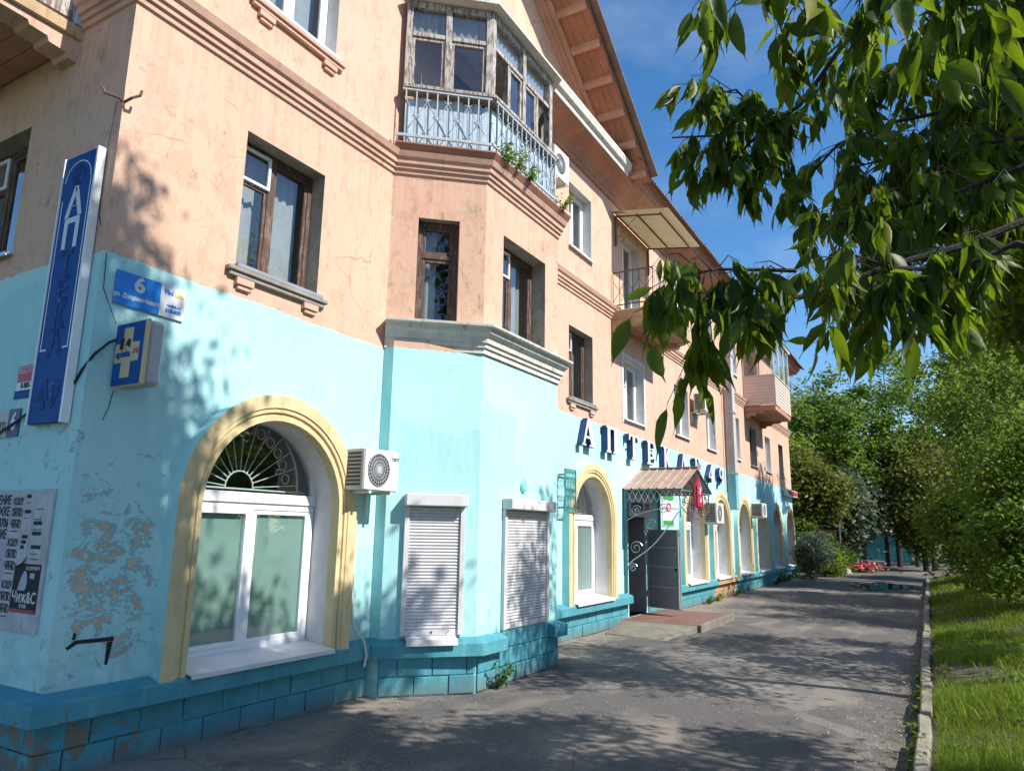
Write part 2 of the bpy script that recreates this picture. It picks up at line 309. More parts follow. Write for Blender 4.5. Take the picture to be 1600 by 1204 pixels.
M['roofslate'] = plain('weathered_roof_sheet', (0.21, 0.155, 0.13), 0.9, var=0.25, scale=3, bump=0.3)
M['shutter'] = plain('white_aluminium_shutter', (0.60, 0.595, 0.61), 0.42, var=0.09, scale=1.7, dirt=(0.50, 0.48, 0.47))
M['white'] = plain('white_enamel', (0.72, 0.71, 0.68), 0.4, var=0.06)
M['acside'] = plain('dusty_white_enamel', (0.60, 0.58, 0.53), 0.5, var=0.1, dirt=(0.42, 0.39, 0.33))
M['darkgrille'] = plain('dark_grille', (0.05, 0.055, 0.07), 0.5)
M['greyplastic'] = plain('grey_plastic', (0.40, 0.41, 0.42), 0.5)
M['greysteel'] = plain('grey_painted_steel', (0.21, 0.215, 0.235), 0.45, var=0.12, scale=2.5)
M['teal'] = plain('teal_painted_steel', (0.055, 0.235, 0.25), 0.5, var=0.2, scale=5)
M['black'] = plain('black_rubber', (0.012, 0.012, 0.015), 0.6)
M['ink'] = plain('black_ink', (0.015, 0.015, 0.02), 0.8)
M['paper'] = plain('grey_paper', (0.46, 0.46, 0.48), 0.85, var=0.18, scale=9, dirt=(0.30, 0.30, 0.31))
M['blue'] = plain('sign_blue', (0.006, 0.075, 0.28), 0.6, var=0.1, spec=0.15)
M['bluefade'] = plain('faded_sign_blue', (0.008, 0.045, 0.20), 0.6, var=0.5, scale=9, spec=0.15, dirt=(0.16, 0.22, 0.36))
M['brightblue'] = plain('bright_blue_plate', (0.006, 0.19, 0.62), 0.35, var=0.05)
M['navy'] = plain('navy_letter_side', (0.010, 0.045, 0.17), 0.5, var=0.2, scale=4)
M['platewhite'] = plain('plate_white', (0.62, 0.62, 0.66), 0.4, var=0.05)
M['beige'] = plain('beige_acrylic', (0.52, 0.40, 0.21), 0.4, var=0.08)
M['red'] = plain('red_print', (0.42, 0.03, 0.05), 0.5, var=0.1)
M['yellowp'] = plain('yellow_print', (0.62, 0.55, 0.06), 0.5)
M['greenp'] = plain('green_print', (0.03, 0.30, 0.06), 0.5)
M['concrete'] = plain('concrete', (0.30, 0.275, 0.24), 0.9, var=0.2, scale=4, bump=0.4, dirt=(0.17, 0.15, 0.13))
M['ramp'] = plain('old_ramp_concrete', (0.17, 0.155, 0.125), 0.9, var=0.3, scale=2.5, bump=0.5, dirt=(0.24, 0.22, 0.19))
M['redtile'] = plain('worn_red_paint_concrete', (0.17, 0.085, 0.065), 0.85, var=0.25, scale=3, bump=0.3, dirt=(0.15, 0.125, 0.11))
M['slabside'] = plain('stained_balcony_concrete', (0.47, 0.33, 0.20), 0.9, var=0.2, scale=4, bump=0.5, dirt=(0.24, 0.17, 0.12))
M['siding'] = plain('cream_vinyl_siding', (0.62, 0.50, 0.42), 0.5, var=0.04)
M['curtain'] = plain('white_curtain', (0.52, 0.53, 0.50), 0.9, var=0.1, scale=5)
M['film'] = plain('pale_green_window_film', (0.30, 0.41, 0.39), 0.5, var=0.12, scale=0.8)
M['interior'] = plain('room_wall', (0.34, 0.32, 0.28), 0.9)
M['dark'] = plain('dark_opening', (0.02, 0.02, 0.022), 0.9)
M['metal'] = plain('galvanised_steel', (0.48, 0.50, 0.52), 0.35, metal=0.6, var=0.15, scale=5)
M['bark'] = plain('dark_bark', (0.032, 0.024, 0.02), 0.95, var=0.35, scale=12, bump=0.8)
M['polyc'] = plain('yellowed_translucent_sheet', (0.52, 0.48, 0.38), 0.5, var=0.15, scale=2, dirt=(0.20, 0.16, 0.12))
def _tr(m, amt, col):
    n = NB(m); b = n.n['Principled BSDF']; o = n.n['Material Output']; t = n.n.new('ShaderNodeBsdfTranslucent'); t.inputs[0].default_value = col + (1,)
    ms = n.n.new('ShaderNodeMixShader'); ms.inputs[0].default_value = amt; n.l.new(b.outputs[0], ms.inputs[1]); n.l.new(t.outputs[0], ms.inputs[2]); n.l.new(ms.outputs[0], o.inputs[0])
_tr(M['polyc'], 0.5, (0.62, 0.56, 0.42)); _tr(M['curtain'], 0.3, (0.6, 0.6, 0.55)); 

# ---------------------------------------------------------------- the apartment building
X0, X1 = 3.29, 37.4
B = thing('apartment_building', 'old three storey apartment house, peeling pink stucco above and turquoise ground floor', 'building', (3.29, 0, 0))
ARCH_C = [5.33, 13.4, 20.45, 23.4, 26.55, 29.5, 32.6, 35.7]; AR, ASZ, AB = 0.9, 2.12, 0.62
WIN2 = [(4.63, 5.77, 4.57, 6.06, 'old'), (12.5, 13.66, 4.53, 5.97, 'old'), (15.4, 16.75, 4.5, 5.92, 'new'), (19.2, 20.5, 4.62, 6.0, 'new'), (22.4, 23.5, 4.57, 5.85, 'new'),
        (25.85, 26.9, 4.6, 6.1, 'new'), (28.55, 29.8, 4.57, 6.05, 'old'), (31.5, 32.6, 4.57, 6.05, 'new'), (34.5, 35.6, 4.57, 6.05, 'old')]
WIN3 = [(4.6, 5.8, 7.66, 9.15, 'new'), (12.5, 13.62, 7.66, 9.05, 'new'), (19.2, 20.5, 7.7, 9.1, 'new'), (22.4, 23.5, 7.7, 9.1, 'new'), (25.85, 26.9, 7.7, 9.1, 'new'), (34.5, 35.6, 7.7, 9.1, 'old')]
BDOOR = (15.45, 16.6, 6.93, 9.0)
holes = [arch(c, AR, AB, ASZ) for c in ARCH_C] + [rect(a, b, c, d) for a, b, c, d, _ in WIN2 + WIN3] + [rect(*BDOOR), rect(15.55, 16.62, 0.14, 2.75), rect(8.35, 9.6, 7.0, 9.0)]
holed('wall', FAC, [(X0, -0.3), (7.0, -0.3), (7.0, 6.95), (10.91, 6.95), (10.91, -0.3), (X1, -0.3), (X1, 9.8), (X0, 9.8)], holes, M['stucco'], B)
LW = [(-3.0, -1.58, 4.5, 5.85, 'old'), (-6.4, -5.2, 4.5, 5.85, 'old'), (-3.0, -1.58, 7.6, 9.05, 'old')]
holed('wall', LEF, [(-13, -0.3), (0, -0.3), (0, 9.8), (-13, 9.8)], [rect(a, b, c, d) for a, b, c, d, _ in LW], M['stucco'], B)
MB().quad((X1, 0, -.3), (X1, 13, -.3), (X1, 13, 9.8), (X1, 0, 9.8)).build('wall', M['stucco'], B)
MB().quad((X0, 13, -.3), (X1, 13, -.3), (X1, 13, 9.8), (X0, 13, 9.8)).build('wall', M['stucco'], B)
b = MB()
for i in range(len(BAYG) - 1):
    (xa, ya), (xb, yb) = BAYG[i], BAYG[i + 1]; b.quad((xa, ya, -.3), (xb, yb, -.3), (xb, yb, 4.3), (xa, ya, 4.3))
b.build('bay_wall', M['stucco'], B)
BW1 = (0.37, 0.93, 4.56, 6.06); BW2 = (8.33, 9.62, 4.55, 6.08)
l1 = math.hypot(0.85, 0.97)
holed('bay_wall', F1, rect(0, l1, 4.3, 6.97), [rect(*BW1)], M['pinkonly'], B)
holed('bay_wall', F2, rect(7.85, 10.06, 4.3, 6.97), [rect(*BW2)], M['pinkonly'], B)
holed('bay_wall', F3, rect(0, l1, 4.3, 6.97), [], M['pinkonly'], B)
# rooms behind the openings
b = MB(); b.quad((X0 + .1, 2.6, 0), (X1 - .1, 2.6, 0), (X1 - .1, 2.6, 9.8), (X0 + .1, 2.6, 9.8))
for x in (7.05, 11.0, 14.4, 18.0, 21.8, 25, 28, 31, 34): b.quad((x, .3, 0), (x, 2.6, 0), (x, 2.6, 9.8), (x, .3, 9.8))
b.build('room_partition', M['interior'], B, recalc=False)
b = MB()
for z in (3.9, 4.2, 6.93, 9.75): b.quad((X0 + .05, .05, z), (X1 - .05, .05, z), (X1 - .05, 12.9, z), (X0 + .05, 12.9, z))
b.quad((X0 + .05, .05, 0.1), (X1 - .05, .05, 0.1), (X1 - .05, 12.9, 0.1), (X0 + .05, 12.9, 0.1))
b.build('floor_slab', M['interior'], B, recalc=False)
MB().add([(x, y, 4.29) for x, y in BAY] , [(0, 1, 2, 3)]).build('floor_slab', M['interior'], B, recalc=False)

def frame(mb, pl, u0, u1, z0, z1, t, w0, w1):
    mb.pbox(pl, u0, u0 + t, w0, w1, z0, z1); mb.pbox(pl, u1 - t, u1, w0, w1, z0, z1)
    mb.pbox(pl, u0 + t, u1 - t, w0, w1, z0, z0 + t); mb.pbox(pl, u0 + t, u1 - t, w0, w1, z1 - t, z1)
def curtain(pl, u0, u1, z0, z1, w, parent):
    n = max(6, int((u1 - u0) * 30)); mb = MB()
    pts = [(u0 + (u1 - u0) * i / n, w + 0.018 * math.sin(i * 1.9 + u0 * 9)) for i in range(n + 1)]
    mb.add([pl.P(u, ww, z0) for u, ww in pts] + [pl.P(u, ww, z1) for u, ww in pts], [(i, i + 1, i + n + 2, i + n + 1) for i in range(n)])
    mb.build('curtain', M['curtain'], parent, recalc=False, smooth=True)
def pane(pl, u0, u1, z0, z1, w, parent, mat=None):
    MB().quad(pl.P(u0, w, z0), pl.P(u1, w, z0), pl.P(u1, w, z1), pl.P(u0, w, z1)).build('pane', mat or M['glass'], parent, recalc=False)
def window(pl, u0, u1, z0, z1, style, depth=0.2, sill='plain', seed=0, name='window'):
    rnd = random.Random(seed); fm = M['brown'] if style == 'old' else M['pvc']
    mb = MB(); t = 0.06; w0, w1 = -depth - 0.06, -depth
    frame(mb, pl, u0, u1, z0, z1, t, w0, w1)
    m = u0 + (u1 - u0) * (0.46 if style == 'old' else 0.5)
    mb.pbox(pl, m - .035, m + .035, w0, w1, z0 + t, z1 - t)
    win = mb.build(name, fm, B, bevel=0.006)
    reveal(pl, rect(u0, u1, z0, z1), depth + 0.06, M['greyrev'] if style == 'old' else M['whiterev'], win)
    cells = [(u0 + t, m - .035, z0 + t, z1 - t, 1), (m + .035, u1 - t, z0 + t, z1 - t, 0)]
    for a, c, d, e, left in cells:
        if left:
            zt = d + (e - d) * (0.72 if style == 'old' else 0.62)
            v = MB(); frame(v, pl, a - .015, c + .01, zt, e + .01, 0.035, w1 - .01, w1 + .02); v.build('vent_sash', M['pvc'] if style == 'old' else fm, win, bevel=0.004)
            s = MB(); frame(s, pl, a, c, d, zt - .004, 0.04, w0 + .01, w1 - .012); s.build('sash', fm, win, bevel=0.004)
            pane(pl, a + .02, c - .02, zt + .035, e - .03, w1 - .005, win); pane(pl, a + .03, c - .03, d + .03, zt - .03, w0 + .03, win)
        else:
            s = MB(); frame(s, pl, a, c, d, e, 0.045, w0 + .01, w1 - .012); s.build('sash', fm, win, bevel=0.004)
            pane(pl, a + .04, c - .04, d + .04, e - .04, w0 + .03, win)
    for k in range(2):
        q = u0 + .05 + rnd.random() * .1 if k == 0 else u1 - .05 - rnd.random() * .1
        wd = (u1 - u0) * (0.26 + 0.2 * rnd.random())
        curtain(pl, q if k == 0 else q - wd, q + wd if k == 0 else q, z0, z1, w0 - .12, win)
    if sill:
        s = MB(); s.pbox(pl, u0 - .02, u1 + .04, -depth, 0.07, z0 - .03, z0 - .012); s.pbox(pl, u0 - .02, u1 + .04, 0.055, 0.072, z0 - .05, z0 - .012)
        s.build('metal_sill', M['pvc'] if style == 'new' else M['metal'], win)
    if sill == 'bracket':
        g = MB(); g.pbox(pl, u0 - .12, u1 + .12, 0, 0.075, z0 - .10, z0 - .052); g.pbox(pl, u0 - .09, u1 + .09, 0, 0.05, z0 - .15, z0 - .10); g.build('stone_sill', M['band'] if style == 'new' else M['greyrev'], win, bevel=0.008)
        for q in (u0 + .0, u1 - .22):
            k = MB(); k.pbox(pl, q, q + .22, 0, 0.055, z0 - .225, z0 - .151); k.pbox(pl, q + .03, q + .19, 0, 0.035, z0 - .27, z0 - .227); k.build('sill_bracket', M['band'], win, bevel=0.006)
    return win
for i, (a, c, d, e, st) in enumerate(WIN2): window(FAC, a, c, d, e, st, sill='bracket' if i < 2 else 'plain', seed=i)
for i, (a, c, d, e, st) in enumerate(WIN3): window(FAC, a, c, d, e, st, sill='bracket' if i < 1 else 'plain', seed=20 + i)
for i, (a, c, d, e, st) in enumerate(LW): window(LEF, a, c, d, e, st, seed=40 + i)
window(F2, *BW2, 'old', depth=0.24, sill=None, seed=50)
# narrow single window in the slanting side of the bay
a, c, d, e = BW1; mb = MB(); frame(mb, F1, a, c, d, e, 0.07, -0.2, -0.12); mb.pbox(F1, a + .07, c - .07, -.2, -.12, d + .97, d + 1.03)
wn = mb.build('window', M['brown'], B, bevel=0.006); reveal(F1, rect(*BW1), 0.2, M['greyrev'], wn)
for z0, z1 in ((d + .07, d + .97), (d + 1.03, e - .07)):
    s = MB(); frame(s, F1, a + .07, c - .07, z0, z1, 0.05, -.18, -.135); s.build('sash', M['brown'], wn, bevel=0.004); pane(F1, a + .11, c - .11, z0 + .04, z1 - .04, -.16, wn)
curtain(F1, a + .1, a + .28, d, e, -.3, wn)
# pale patch of plaster round the window under the balcony
mb = MB(); frame(mb, FAC, 15.3, 16.85, 4.4, 6.05, 0.1, 0.0, 0.012); mb.build('window_surround', M['whiterev'], B)
# balcony door
a, c, d, e = BDOOR; mb = MB(); frame(mb, FAC, a, c, d, e, 0.07, -.27, -.2); mb.pbox(FAC, a + .52, a + .6, -.27, -.2, d + .07, e - .07)
dr = mb.build('balcony_door', M['pvc'], B, bevel=0.006); reveal(FAC, rect(*BDOOR), 0.27, M['whiterev'], dr)
pane(FAC, a + .07, a + .52, d + .07, e - .07, -.24, dr); pane(FAC, a + .6, c - .07, d + .07, e - .07, -.24, dr); curtain(FAC, a + .1, c - .1, d, e, -.4, dr)
holder = MB().pbox(FAC, 8.36, 9.59, -.1, -.05, 7.0, 9.0).build('balcony_door', M['brown'], B)

# arched shop windows
def annulus(c, prof, z0, zs, n=24):
    path = [(-1, 0, z0), (-1, 0, zs)] + [(-math.cos(math.pi * k / n), math.sin(math.pi * k / n), zs) for k in range(1, n)] + [(1, 0, zs), (1, 0, z0)]
    vs = []; k = len(prof)
    for dx, dz, zb in path: vs += [FAC.P(c + dx * r, w, zb + dz * r) for r, w in prof]
    return vs, [(i * k + j, i * k + j + 1, (i + 1) * k + j + 1, (i + 1) * k + j) for i in range(len(path) - 1) for j in range(k - 1)]
PR = [(AR, 0.0), (AR, .125), (.95, .125), (.953, .105), (.985, .105), (.988, .13), (1.03, .13), (1.034, .145), (1.17, .145)]
for i, c in enumerate(ARCH_C):
    near = i < 2; dd = 0.26
    aw = MB(); lo = arch(c, AR, AB, ASZ)
    zt = 2.17; z0 = AB + .06
    frame(aw, FAC, c - AR + .01, c + AR - .01, z0, zt, 0.07, -dd - .07, -dd); aw.pbox(FAC, c - .035, c + .035, -dd - .07, -dd, z0 + .07, zt - .07)
    aw.pbox(FAC, c - AR + .01, c + AR - .01, -dd - .06, -dd + .02, zt, zt + .11)
    win = aw.build('arched_window', M['pvc'], B, bevel=0.006)
    reveal(FAC, lo, dd + .08, M['whiterev'], win)
    vs, fs = annulus(c, [(AR - .05, -dd - .06), (AR - .05, -dd), (AR, -dd)], zt + .11, zt + .111, 22)
    sc = MB().add(vs, fs); sc.build('fanlight_frame', M['pvc'], win, recalc=False)
    vs, fs = annulus(c, PR, AB - .03, ASZ); sr = MB().add(vs, fs).build('arch_surround', M['yellow'], win, recalc=False)
    vs, fs = annulus(c, [(1.17, .1449), (1.172, .1), (1.172, 0)], AB - .03, ASZ); MB().add(vs, fs).build('surround_edge', M['stucco'], win, recalc=False)
    sl_ = MB(); sl_.add([FAC.P(c + sx * (AR - .01), w, z) for w, z in ((-dd, z0 + .015), (.2, z0 - .045), (.205, z0 - .085), (.19, z0 - .085), (.19, z0 - .06), (-dd, z0 - .0)) for sx in (-1, 1)], [(2 * k, 2 * k + 1, (2 * k + 3) % 12, (2 * k + 2) % 12) for k in range(6)] + [(0, 2, 4, 6, 8, 10), (1, 3, 5, 7, 9, 11)])
    sl_.build('metal_sill', M['pvc'] if i != 0 else M['shutter'], win)
    for s, a in ((-1, c - AR + .08), (1, c + .035)):
        b_ = a + AR - .115
        s_ = MB(); frame(s_, FAC, a, b_, z0 + .07, zt - .07, 0.045, -dd - .05, -dd + (.012 if s < 0 else -.01)); s_.build('sash', M['pvc'], win, bevel=0.004)
        pane(FAC, a + .04, b_ - .04, z0 + .11, zt - .11, -dd - .02, win, M['glass_dark'])
        MB().quad(*[FAC.P(u, -dd - .05, z) for u, z in rect(a + .02, b_ - .02, z0 + .09, zt - .09)]).build('window_film', M['film'], win, recalc=False)
    hs = [(c - AR + .05, zt + .11), (c + AR - .05, zt + .11)] + [(c + (AR - .05) * math.cos(math.pi * k / 16), zt + .11 + (AR - .05) * math.sin(math.pi * k / 16)) for k in range(1, 16)]
    MB().add([FAC.P(u, -dd - .03, z) for u, z in hs], [tuple(range(len(hs)))]).build('pane', M['glass_dark'], win, recalc=False)
    if near:        # sunburst grille inside the fanlight
        g = MB(); cz = zt + .16; wv = -dd - .14
        for k in range(13):
            an = math.pi * (k + .35) / 12.7; g.tube([FAC.P(c - .08 + q * math.cos(an), wv, cz + q * math.sin(an)) for q in (.18, .8)], .007, 4)
        g.tube([FAC.P(c - .08 + .18 * math.cos(math.pi * k / 12), wv, cz + .18 * math.sin(math.pi * k / 12)) for k in range(13)], .009, 4)
        g.tube([FAC.P(c - .08 + .82 * math.cos(math.pi * k / 16), wv, cz + .82 * math.sin(math.pi * k / 16)) for k in range(17)], .012, 4)
        for k in range(12):
            an = math.pi * (k + .85) / 12.7; g.tube([FAC.P(c - .08 + .64 * math.cos(an) + .055 * math.cos(j * math.pi / 5), wv + .004, cz + .64 * math.sin(an) + .055 * math.sin(j * math.pi / 5)) for j in range(11)], .006, 4, cap=False)
        g.tube([FAC.P(c - .85, wv, cz - .01), FAC.P(c + .85, wv, cz - .01)], .012, 4)
        g.build('sunburst_grille', M['pvc'], win)

# plinth: ledge in runs, blocks below laid one by one
def ledge(path): MB().sweep(path, [(0, .655), (.155, .60), (.16, .44), (-.02, .44), (-.02, .655)]).build('plinth_ledge', M['block'], B, bevel=0.012)
ledge([(X0, 9), (X0, 0), (7.0, 0), (7.0, -.12), BAYG[2], (8.38, -.97)])
ledge([(9.72, -.97), BAYG[3], (10.91, -.12), (10.91, 0), (15.42, 0)])
ledge([(16.75, 0), (X1, 0), (X1, 3)])
BLOCKS = {}
def blocks(pl, u0, u1, zs, shift):
    for r, (za, zb) in enumerate(zs):
        u = u0 - (0.2 if (r + shift) % 2 else 0.0)
        while u < u1 - .02:
            a, c = max(u, u0), min(u + .42, u1); u += .42
            if c - a < .03: continue
            j = 0.014 * random.random(); mb = MB(); mb.pbox(pl, a + .003 + .004 * random.random(), c - .003 - .004 * random.random(), -.05, .026 + j, za + .002 + .005 * random.random(), zb - .002 - .005 * random.random())
            mb.build('plinth_block', M['block'], B, bevel=0.007)
ZS = [(-.2, .005), (.005, .22), (.22, .44)]
blocks(LEF, -2.0, 0.03, ZS[1:], 0); blocks(FAC, X0 - .03, 6.97, ZS[1:], 1); blocks(G1, 0.0, math.hypot(.85, .81), ZS[1:], 0); blocks(F2, 7.86, 8.38, ZS[1:], 1)
blocks(F2, 8.38, 9.72, ZS[1:] + [(.44, .645)], 0); blocks(F2, 9.72, 10.06, ZS[1:], 1); blocks(FAC, 10.94, 15.42, ZS[1:], 0); blocks(FAC, 16.75, 30.4, ZS[1:], 1)
mb = MB()
for za, zb in ZS[1:]:
    u = 30.4
    while u < X1: mb.pbox(FAC, u, min(u + .41, X1), -.05, .03, za + .004, zb - .004); u += .42
tag(mb.build('plinth_blockwork', M['block'], B), kind='stuff')
MB().pbox(FAC, 9.735, 10.0, -.03, .0, -.1, .1)
# entrance sides
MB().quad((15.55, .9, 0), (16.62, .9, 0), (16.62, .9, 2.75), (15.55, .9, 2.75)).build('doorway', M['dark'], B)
reveal(FAC, rect(15.55, 16.62, .14, 2.75), .9, M['greysteel'], B, 'door_reveal')
MB().pbox(FAC, 15.42, 16.75, -.3, .02, 0.0, .14).build('doorstep', M['concrete'], B)

# mouldings
FULL = [(X0, 13), (X0, 0)] + BAY + [(X1, 0), (X1, 13)]
MB().sweep(FULL, [(0, 6.66), (.025, 6.67), (.03, 6.73), (.055, 6.735), (.06, 6.79), (.085, 6.795), (.09, 6.86), (.12, 6.88), (.15, 6.955), (0, 6.985)]).build('string_course', M['band'], B, recalc=True)
MB().sweep(BAY, [(.0, 6.985), (.155, 6.96), (.2, 7.03), (.2, 7.05), (0, 7.06)]).build('balcony_floor_edge', M['darkband'], B)
MB().add([(x, y, 7.055) for x, y in BAY], [(0, 1, 2, 3)]).build('floor_slab', M['concrete'], B, recalc=False)
cb = [(x, y) for x, y in BAY]
MB().sweep(cb, [(-.02, 4.22), (.03, 4.22), (.035, 4.29), (.06, 4.295), (.065, 4.35), (.09, 4.355), (.10, 4.42), (.16, 4.47), (.17, 4.53), (.23, 4.545), (.235, 4.575), (0, 4.60), (-.02, 4.6)]).build('bay_cornice', M['whitecorn'], B)
CP = [(X0, 13), (X0, 0), (X1, 0), (X1, 13)]
MB().sweep(CP, [(0, 9.55), (.06, 9.56), (.07, 9.64), (.12, 9.66), (.13, 9.74), (.16, 9.78), (.46, 9.90), (.47, 9.88), (.52, 9.90), (.53, 10.0), (.60, 10.03), (.63, 10.13), (.66, 10.15), (0, 10.3)]).build('cornice', M['soffit'], B)
MB().sweep([(X0 - .0, 0), (14.45, 0)], [(.535, 9.905), (.56, 9.91), (.57, 10.0), (.635, 10.04), (.67, 10.16), (.665, 10.19), (.535, 10.2)]).build('cornice_flashing', M['whitecorn'], B)
# gable
XC, ZA, SL = 8.96, 13.72, 0.62
zr = lambda x, o=0: ZA - SL * abs(x - XC) + o
MB().add([(X0 + .3, -.02, 10.16), (14.4, -.02, 10.16), (14.4, -.02, zr(14.4, -.12)), (XC, -.02, ZA - .12), (X0 + .3, -.02, zr(X0 + .3, -.12))], [(0, 1, 2, 3, 4)]).build('gable_wall', M['pale'], B)
def rake(mb, o0, o1, y0, y1, xe0=2.6, xe1=14.95, xa=XC, side=0):
    for sgn, xe in ((-1, xe0), (1, xe1)):
        if side and sgn != side: continue
        a, c = (xe, xa) if sgn < 0 else (xa, xe)
        mb.add([(x, y, zr(x, o)) for x in (a, c) for y in (y0, y1) for o in (o0, o1)], [(0, 1, 3, 2), (4, 6, 7, 5), (0, 4, 5, 1), (2, 3, 7, 6), (0, 2, 6, 4), (1, 5, 7, 3)])
mb = MB(); rake(mb, -.42, -.30, -.10, -.02); rake(mb, -.30, -.20, -.17, -.02); rake(mb, -.20, -.10, -.27, -.02); mb.build('raking_moulding', M['band'], B)
for k in range(4):
    mb = MB(); y0 = -.27 - k * .16; rake(mb, -.10, -.075, y0 - .154, y0); mb.build('soffit_board', M['soffit'], B)
mb = MB(); rake(mb, -.12, .0, -.93, -.905); mb.build('verge_board', M['darkband'], B)
mb = MB(); rake(mb, 0.002, .03, -1.1, 6.5); mb.build('gable_roof', M['roofslate'], B)
for k in range(9):
    for sgn in (-1, 1):
        x = XC + sgn * (.45 + k * .66)
        if x < 2.8 or x > 14.7: continue
        mb = MB(); dz = -SL * .035 * sgn
        mb.add([(x + q, y, zr(x + q, o)) for q in (-.04, .04) for y in (-.9, -.275) for o in (-.19, -.102)], [(0, 1, 3, 2), (4, 6, 7, 5), (0, 4, 5, 1), (2, 3, 7, 6), (0, 2, 6, 4), (1, 5, 7, 3)])
        mb.build('rafter_end', M['band'], B)
# main roof: corrugated sheets along the eave, plain slope above
SLP = 0.52; zroof = lambda y, o=0: 10.2 + (y + .78) * SLP + o
n = 33; xs = [1.12 * k / (n - 1) for k in range(n)]; mb = MB()
V = []
for y in (0.0, 1.2):
    for x in xs: V.append((x, y, y * SLP + .028 * math.cos(2 * math.pi * x / .14)))
V += [(x, y, z - .012) for x, y, z in V]; F = []
for k in range(n - 1):
    F += [(k, k + 1, n + k + 1, n + k), (2 * n + k, 3 * n + k, 3 * n + k + 1, 2 * n + k + 1), (k, 2 * n + k, 2 * n + k + 1, k + 1)]
sheet = MB().add(V, F).mesh('roof_sheet', M['roofslate'], recalc=False)
rf = MB().add([(14.3, -.6, zroof(-.6, -.03)), (X1 + .6, -.6, zroof(-.6, -.03)), (X1 + .6, 6.5, zroof(6.5, -.03)), (14.3, 6.5, zroof(6.5, -.03)), (X1 + .6, 13.8, zroof(-.78)), (X0 - .7, 13.8, zroof(-.78)), (X0 - .7, 6.5, zroof(6.5, -.03))], [(0, 1, 2, 3), (2, 4, 5, 6)]).build('roof', M['roofslate'], B, recalc=False)
k = 0
while 14.55 + k * 1.08 < X1 + .3:
    o = link('roof_sheet', sheet, rf, (14.55 + k * 1.08, -.82 - .015 * random.random(), zroof(-.82) + .012 * (k % 2))); k += 1
MB().sweep([(14.4, 0), (X1 + .3, 0)], [(.60, 10.05), (.64, 10.06), (.66, 10.17), (.72, 10.19), (.72, 10.215), (.60, 10.2)]).build('eave_fascia', M['darkband'], B)
MB().add([(14.38, -.9, 10.2), (14.38, .6, 10.9), (14.9, .6, 10.98), (14.9, -.9, 10.25), (14.45, -.95, 10.6)], [(0, 1, 2, 3), (0, 3, 4)]).build('roof_valley', M['darkband'], B)
fl = MB().tube([(33.9, 1.0, 11.0), (33.9, 1.0, 13.55)], .16, 14); fl.tube([(33.9, 1.0, 13.5), (33.9, 1.0, 13.7)], .13, 10)
fl = fl.build('flue_pipe', M['metal'], rf)
MB().tube([(33.9, 1.0, 13.72), (33.9, 1.0, 13.95), (33.9, 1.0, 14.05)], .4, 14, r1=.3).build('flue_cap', M['rust'], rf)
MB().box(33.3, 34.5, .6, 1.5, 10.6, 11.9).build('chimney_stack', M['soffit'], rf)

# ---------------------------------------------------------------- glazed loggia on top of the bay
LBAY = [(7.06, -.07), (7.85, -.97), (9.70, -.97), (10.55, 0)]; F3L = Pl(LBAY[2], (0.85, 0.97))
lg = MB()
for pl, a, c, mids in ((F1, .12, l1 - .02, [.68]), (F2, 7.88, 9.67, [8.78]), (F3L, .02, l1 - .03, [.66])):
    for u in [a, c] + mids: lg.pbox(pl, u - .045, u + .045, -.06, .06, 7.93, 9.34)
    lg.pbox(pl, a - .02, c + .02, -.06, .055, 9.24, 9.345); 
    ms_ = [a] + mids + [c]
    for u, v in zip(ms_[:-1], ms_[1:]):
        lg.pbox(pl, u + .045, v - .045, -.05, .05, 8.78, 8.85)
        if pl is not F1: lg.pbox(pl, (u + v) / 2 - .03, (u + v) / 2 + .03, -.045, .045, 7.97, 8.78)
LG = lg.build('loggia', M['peelwood'], B, bevel=0.006)
MB().sweep([(x, y) for x, y in LBAY], [(-.08, 7.90), (.16, 7.90), (.165, 7.945), (.0, 7.97), (-.08, 7.97)]).build('loggia_sill', M['peelwood'], LG)
rfm = MB().sweep([(x, y) for x, y in LBAY], [(-.95, 9.37), (.10, 9.35), (.20, 9.37), (.2, 9.40), (-.95, 9.52)]); rfm.build('loggia_roof', M['whitecorn'], LG)
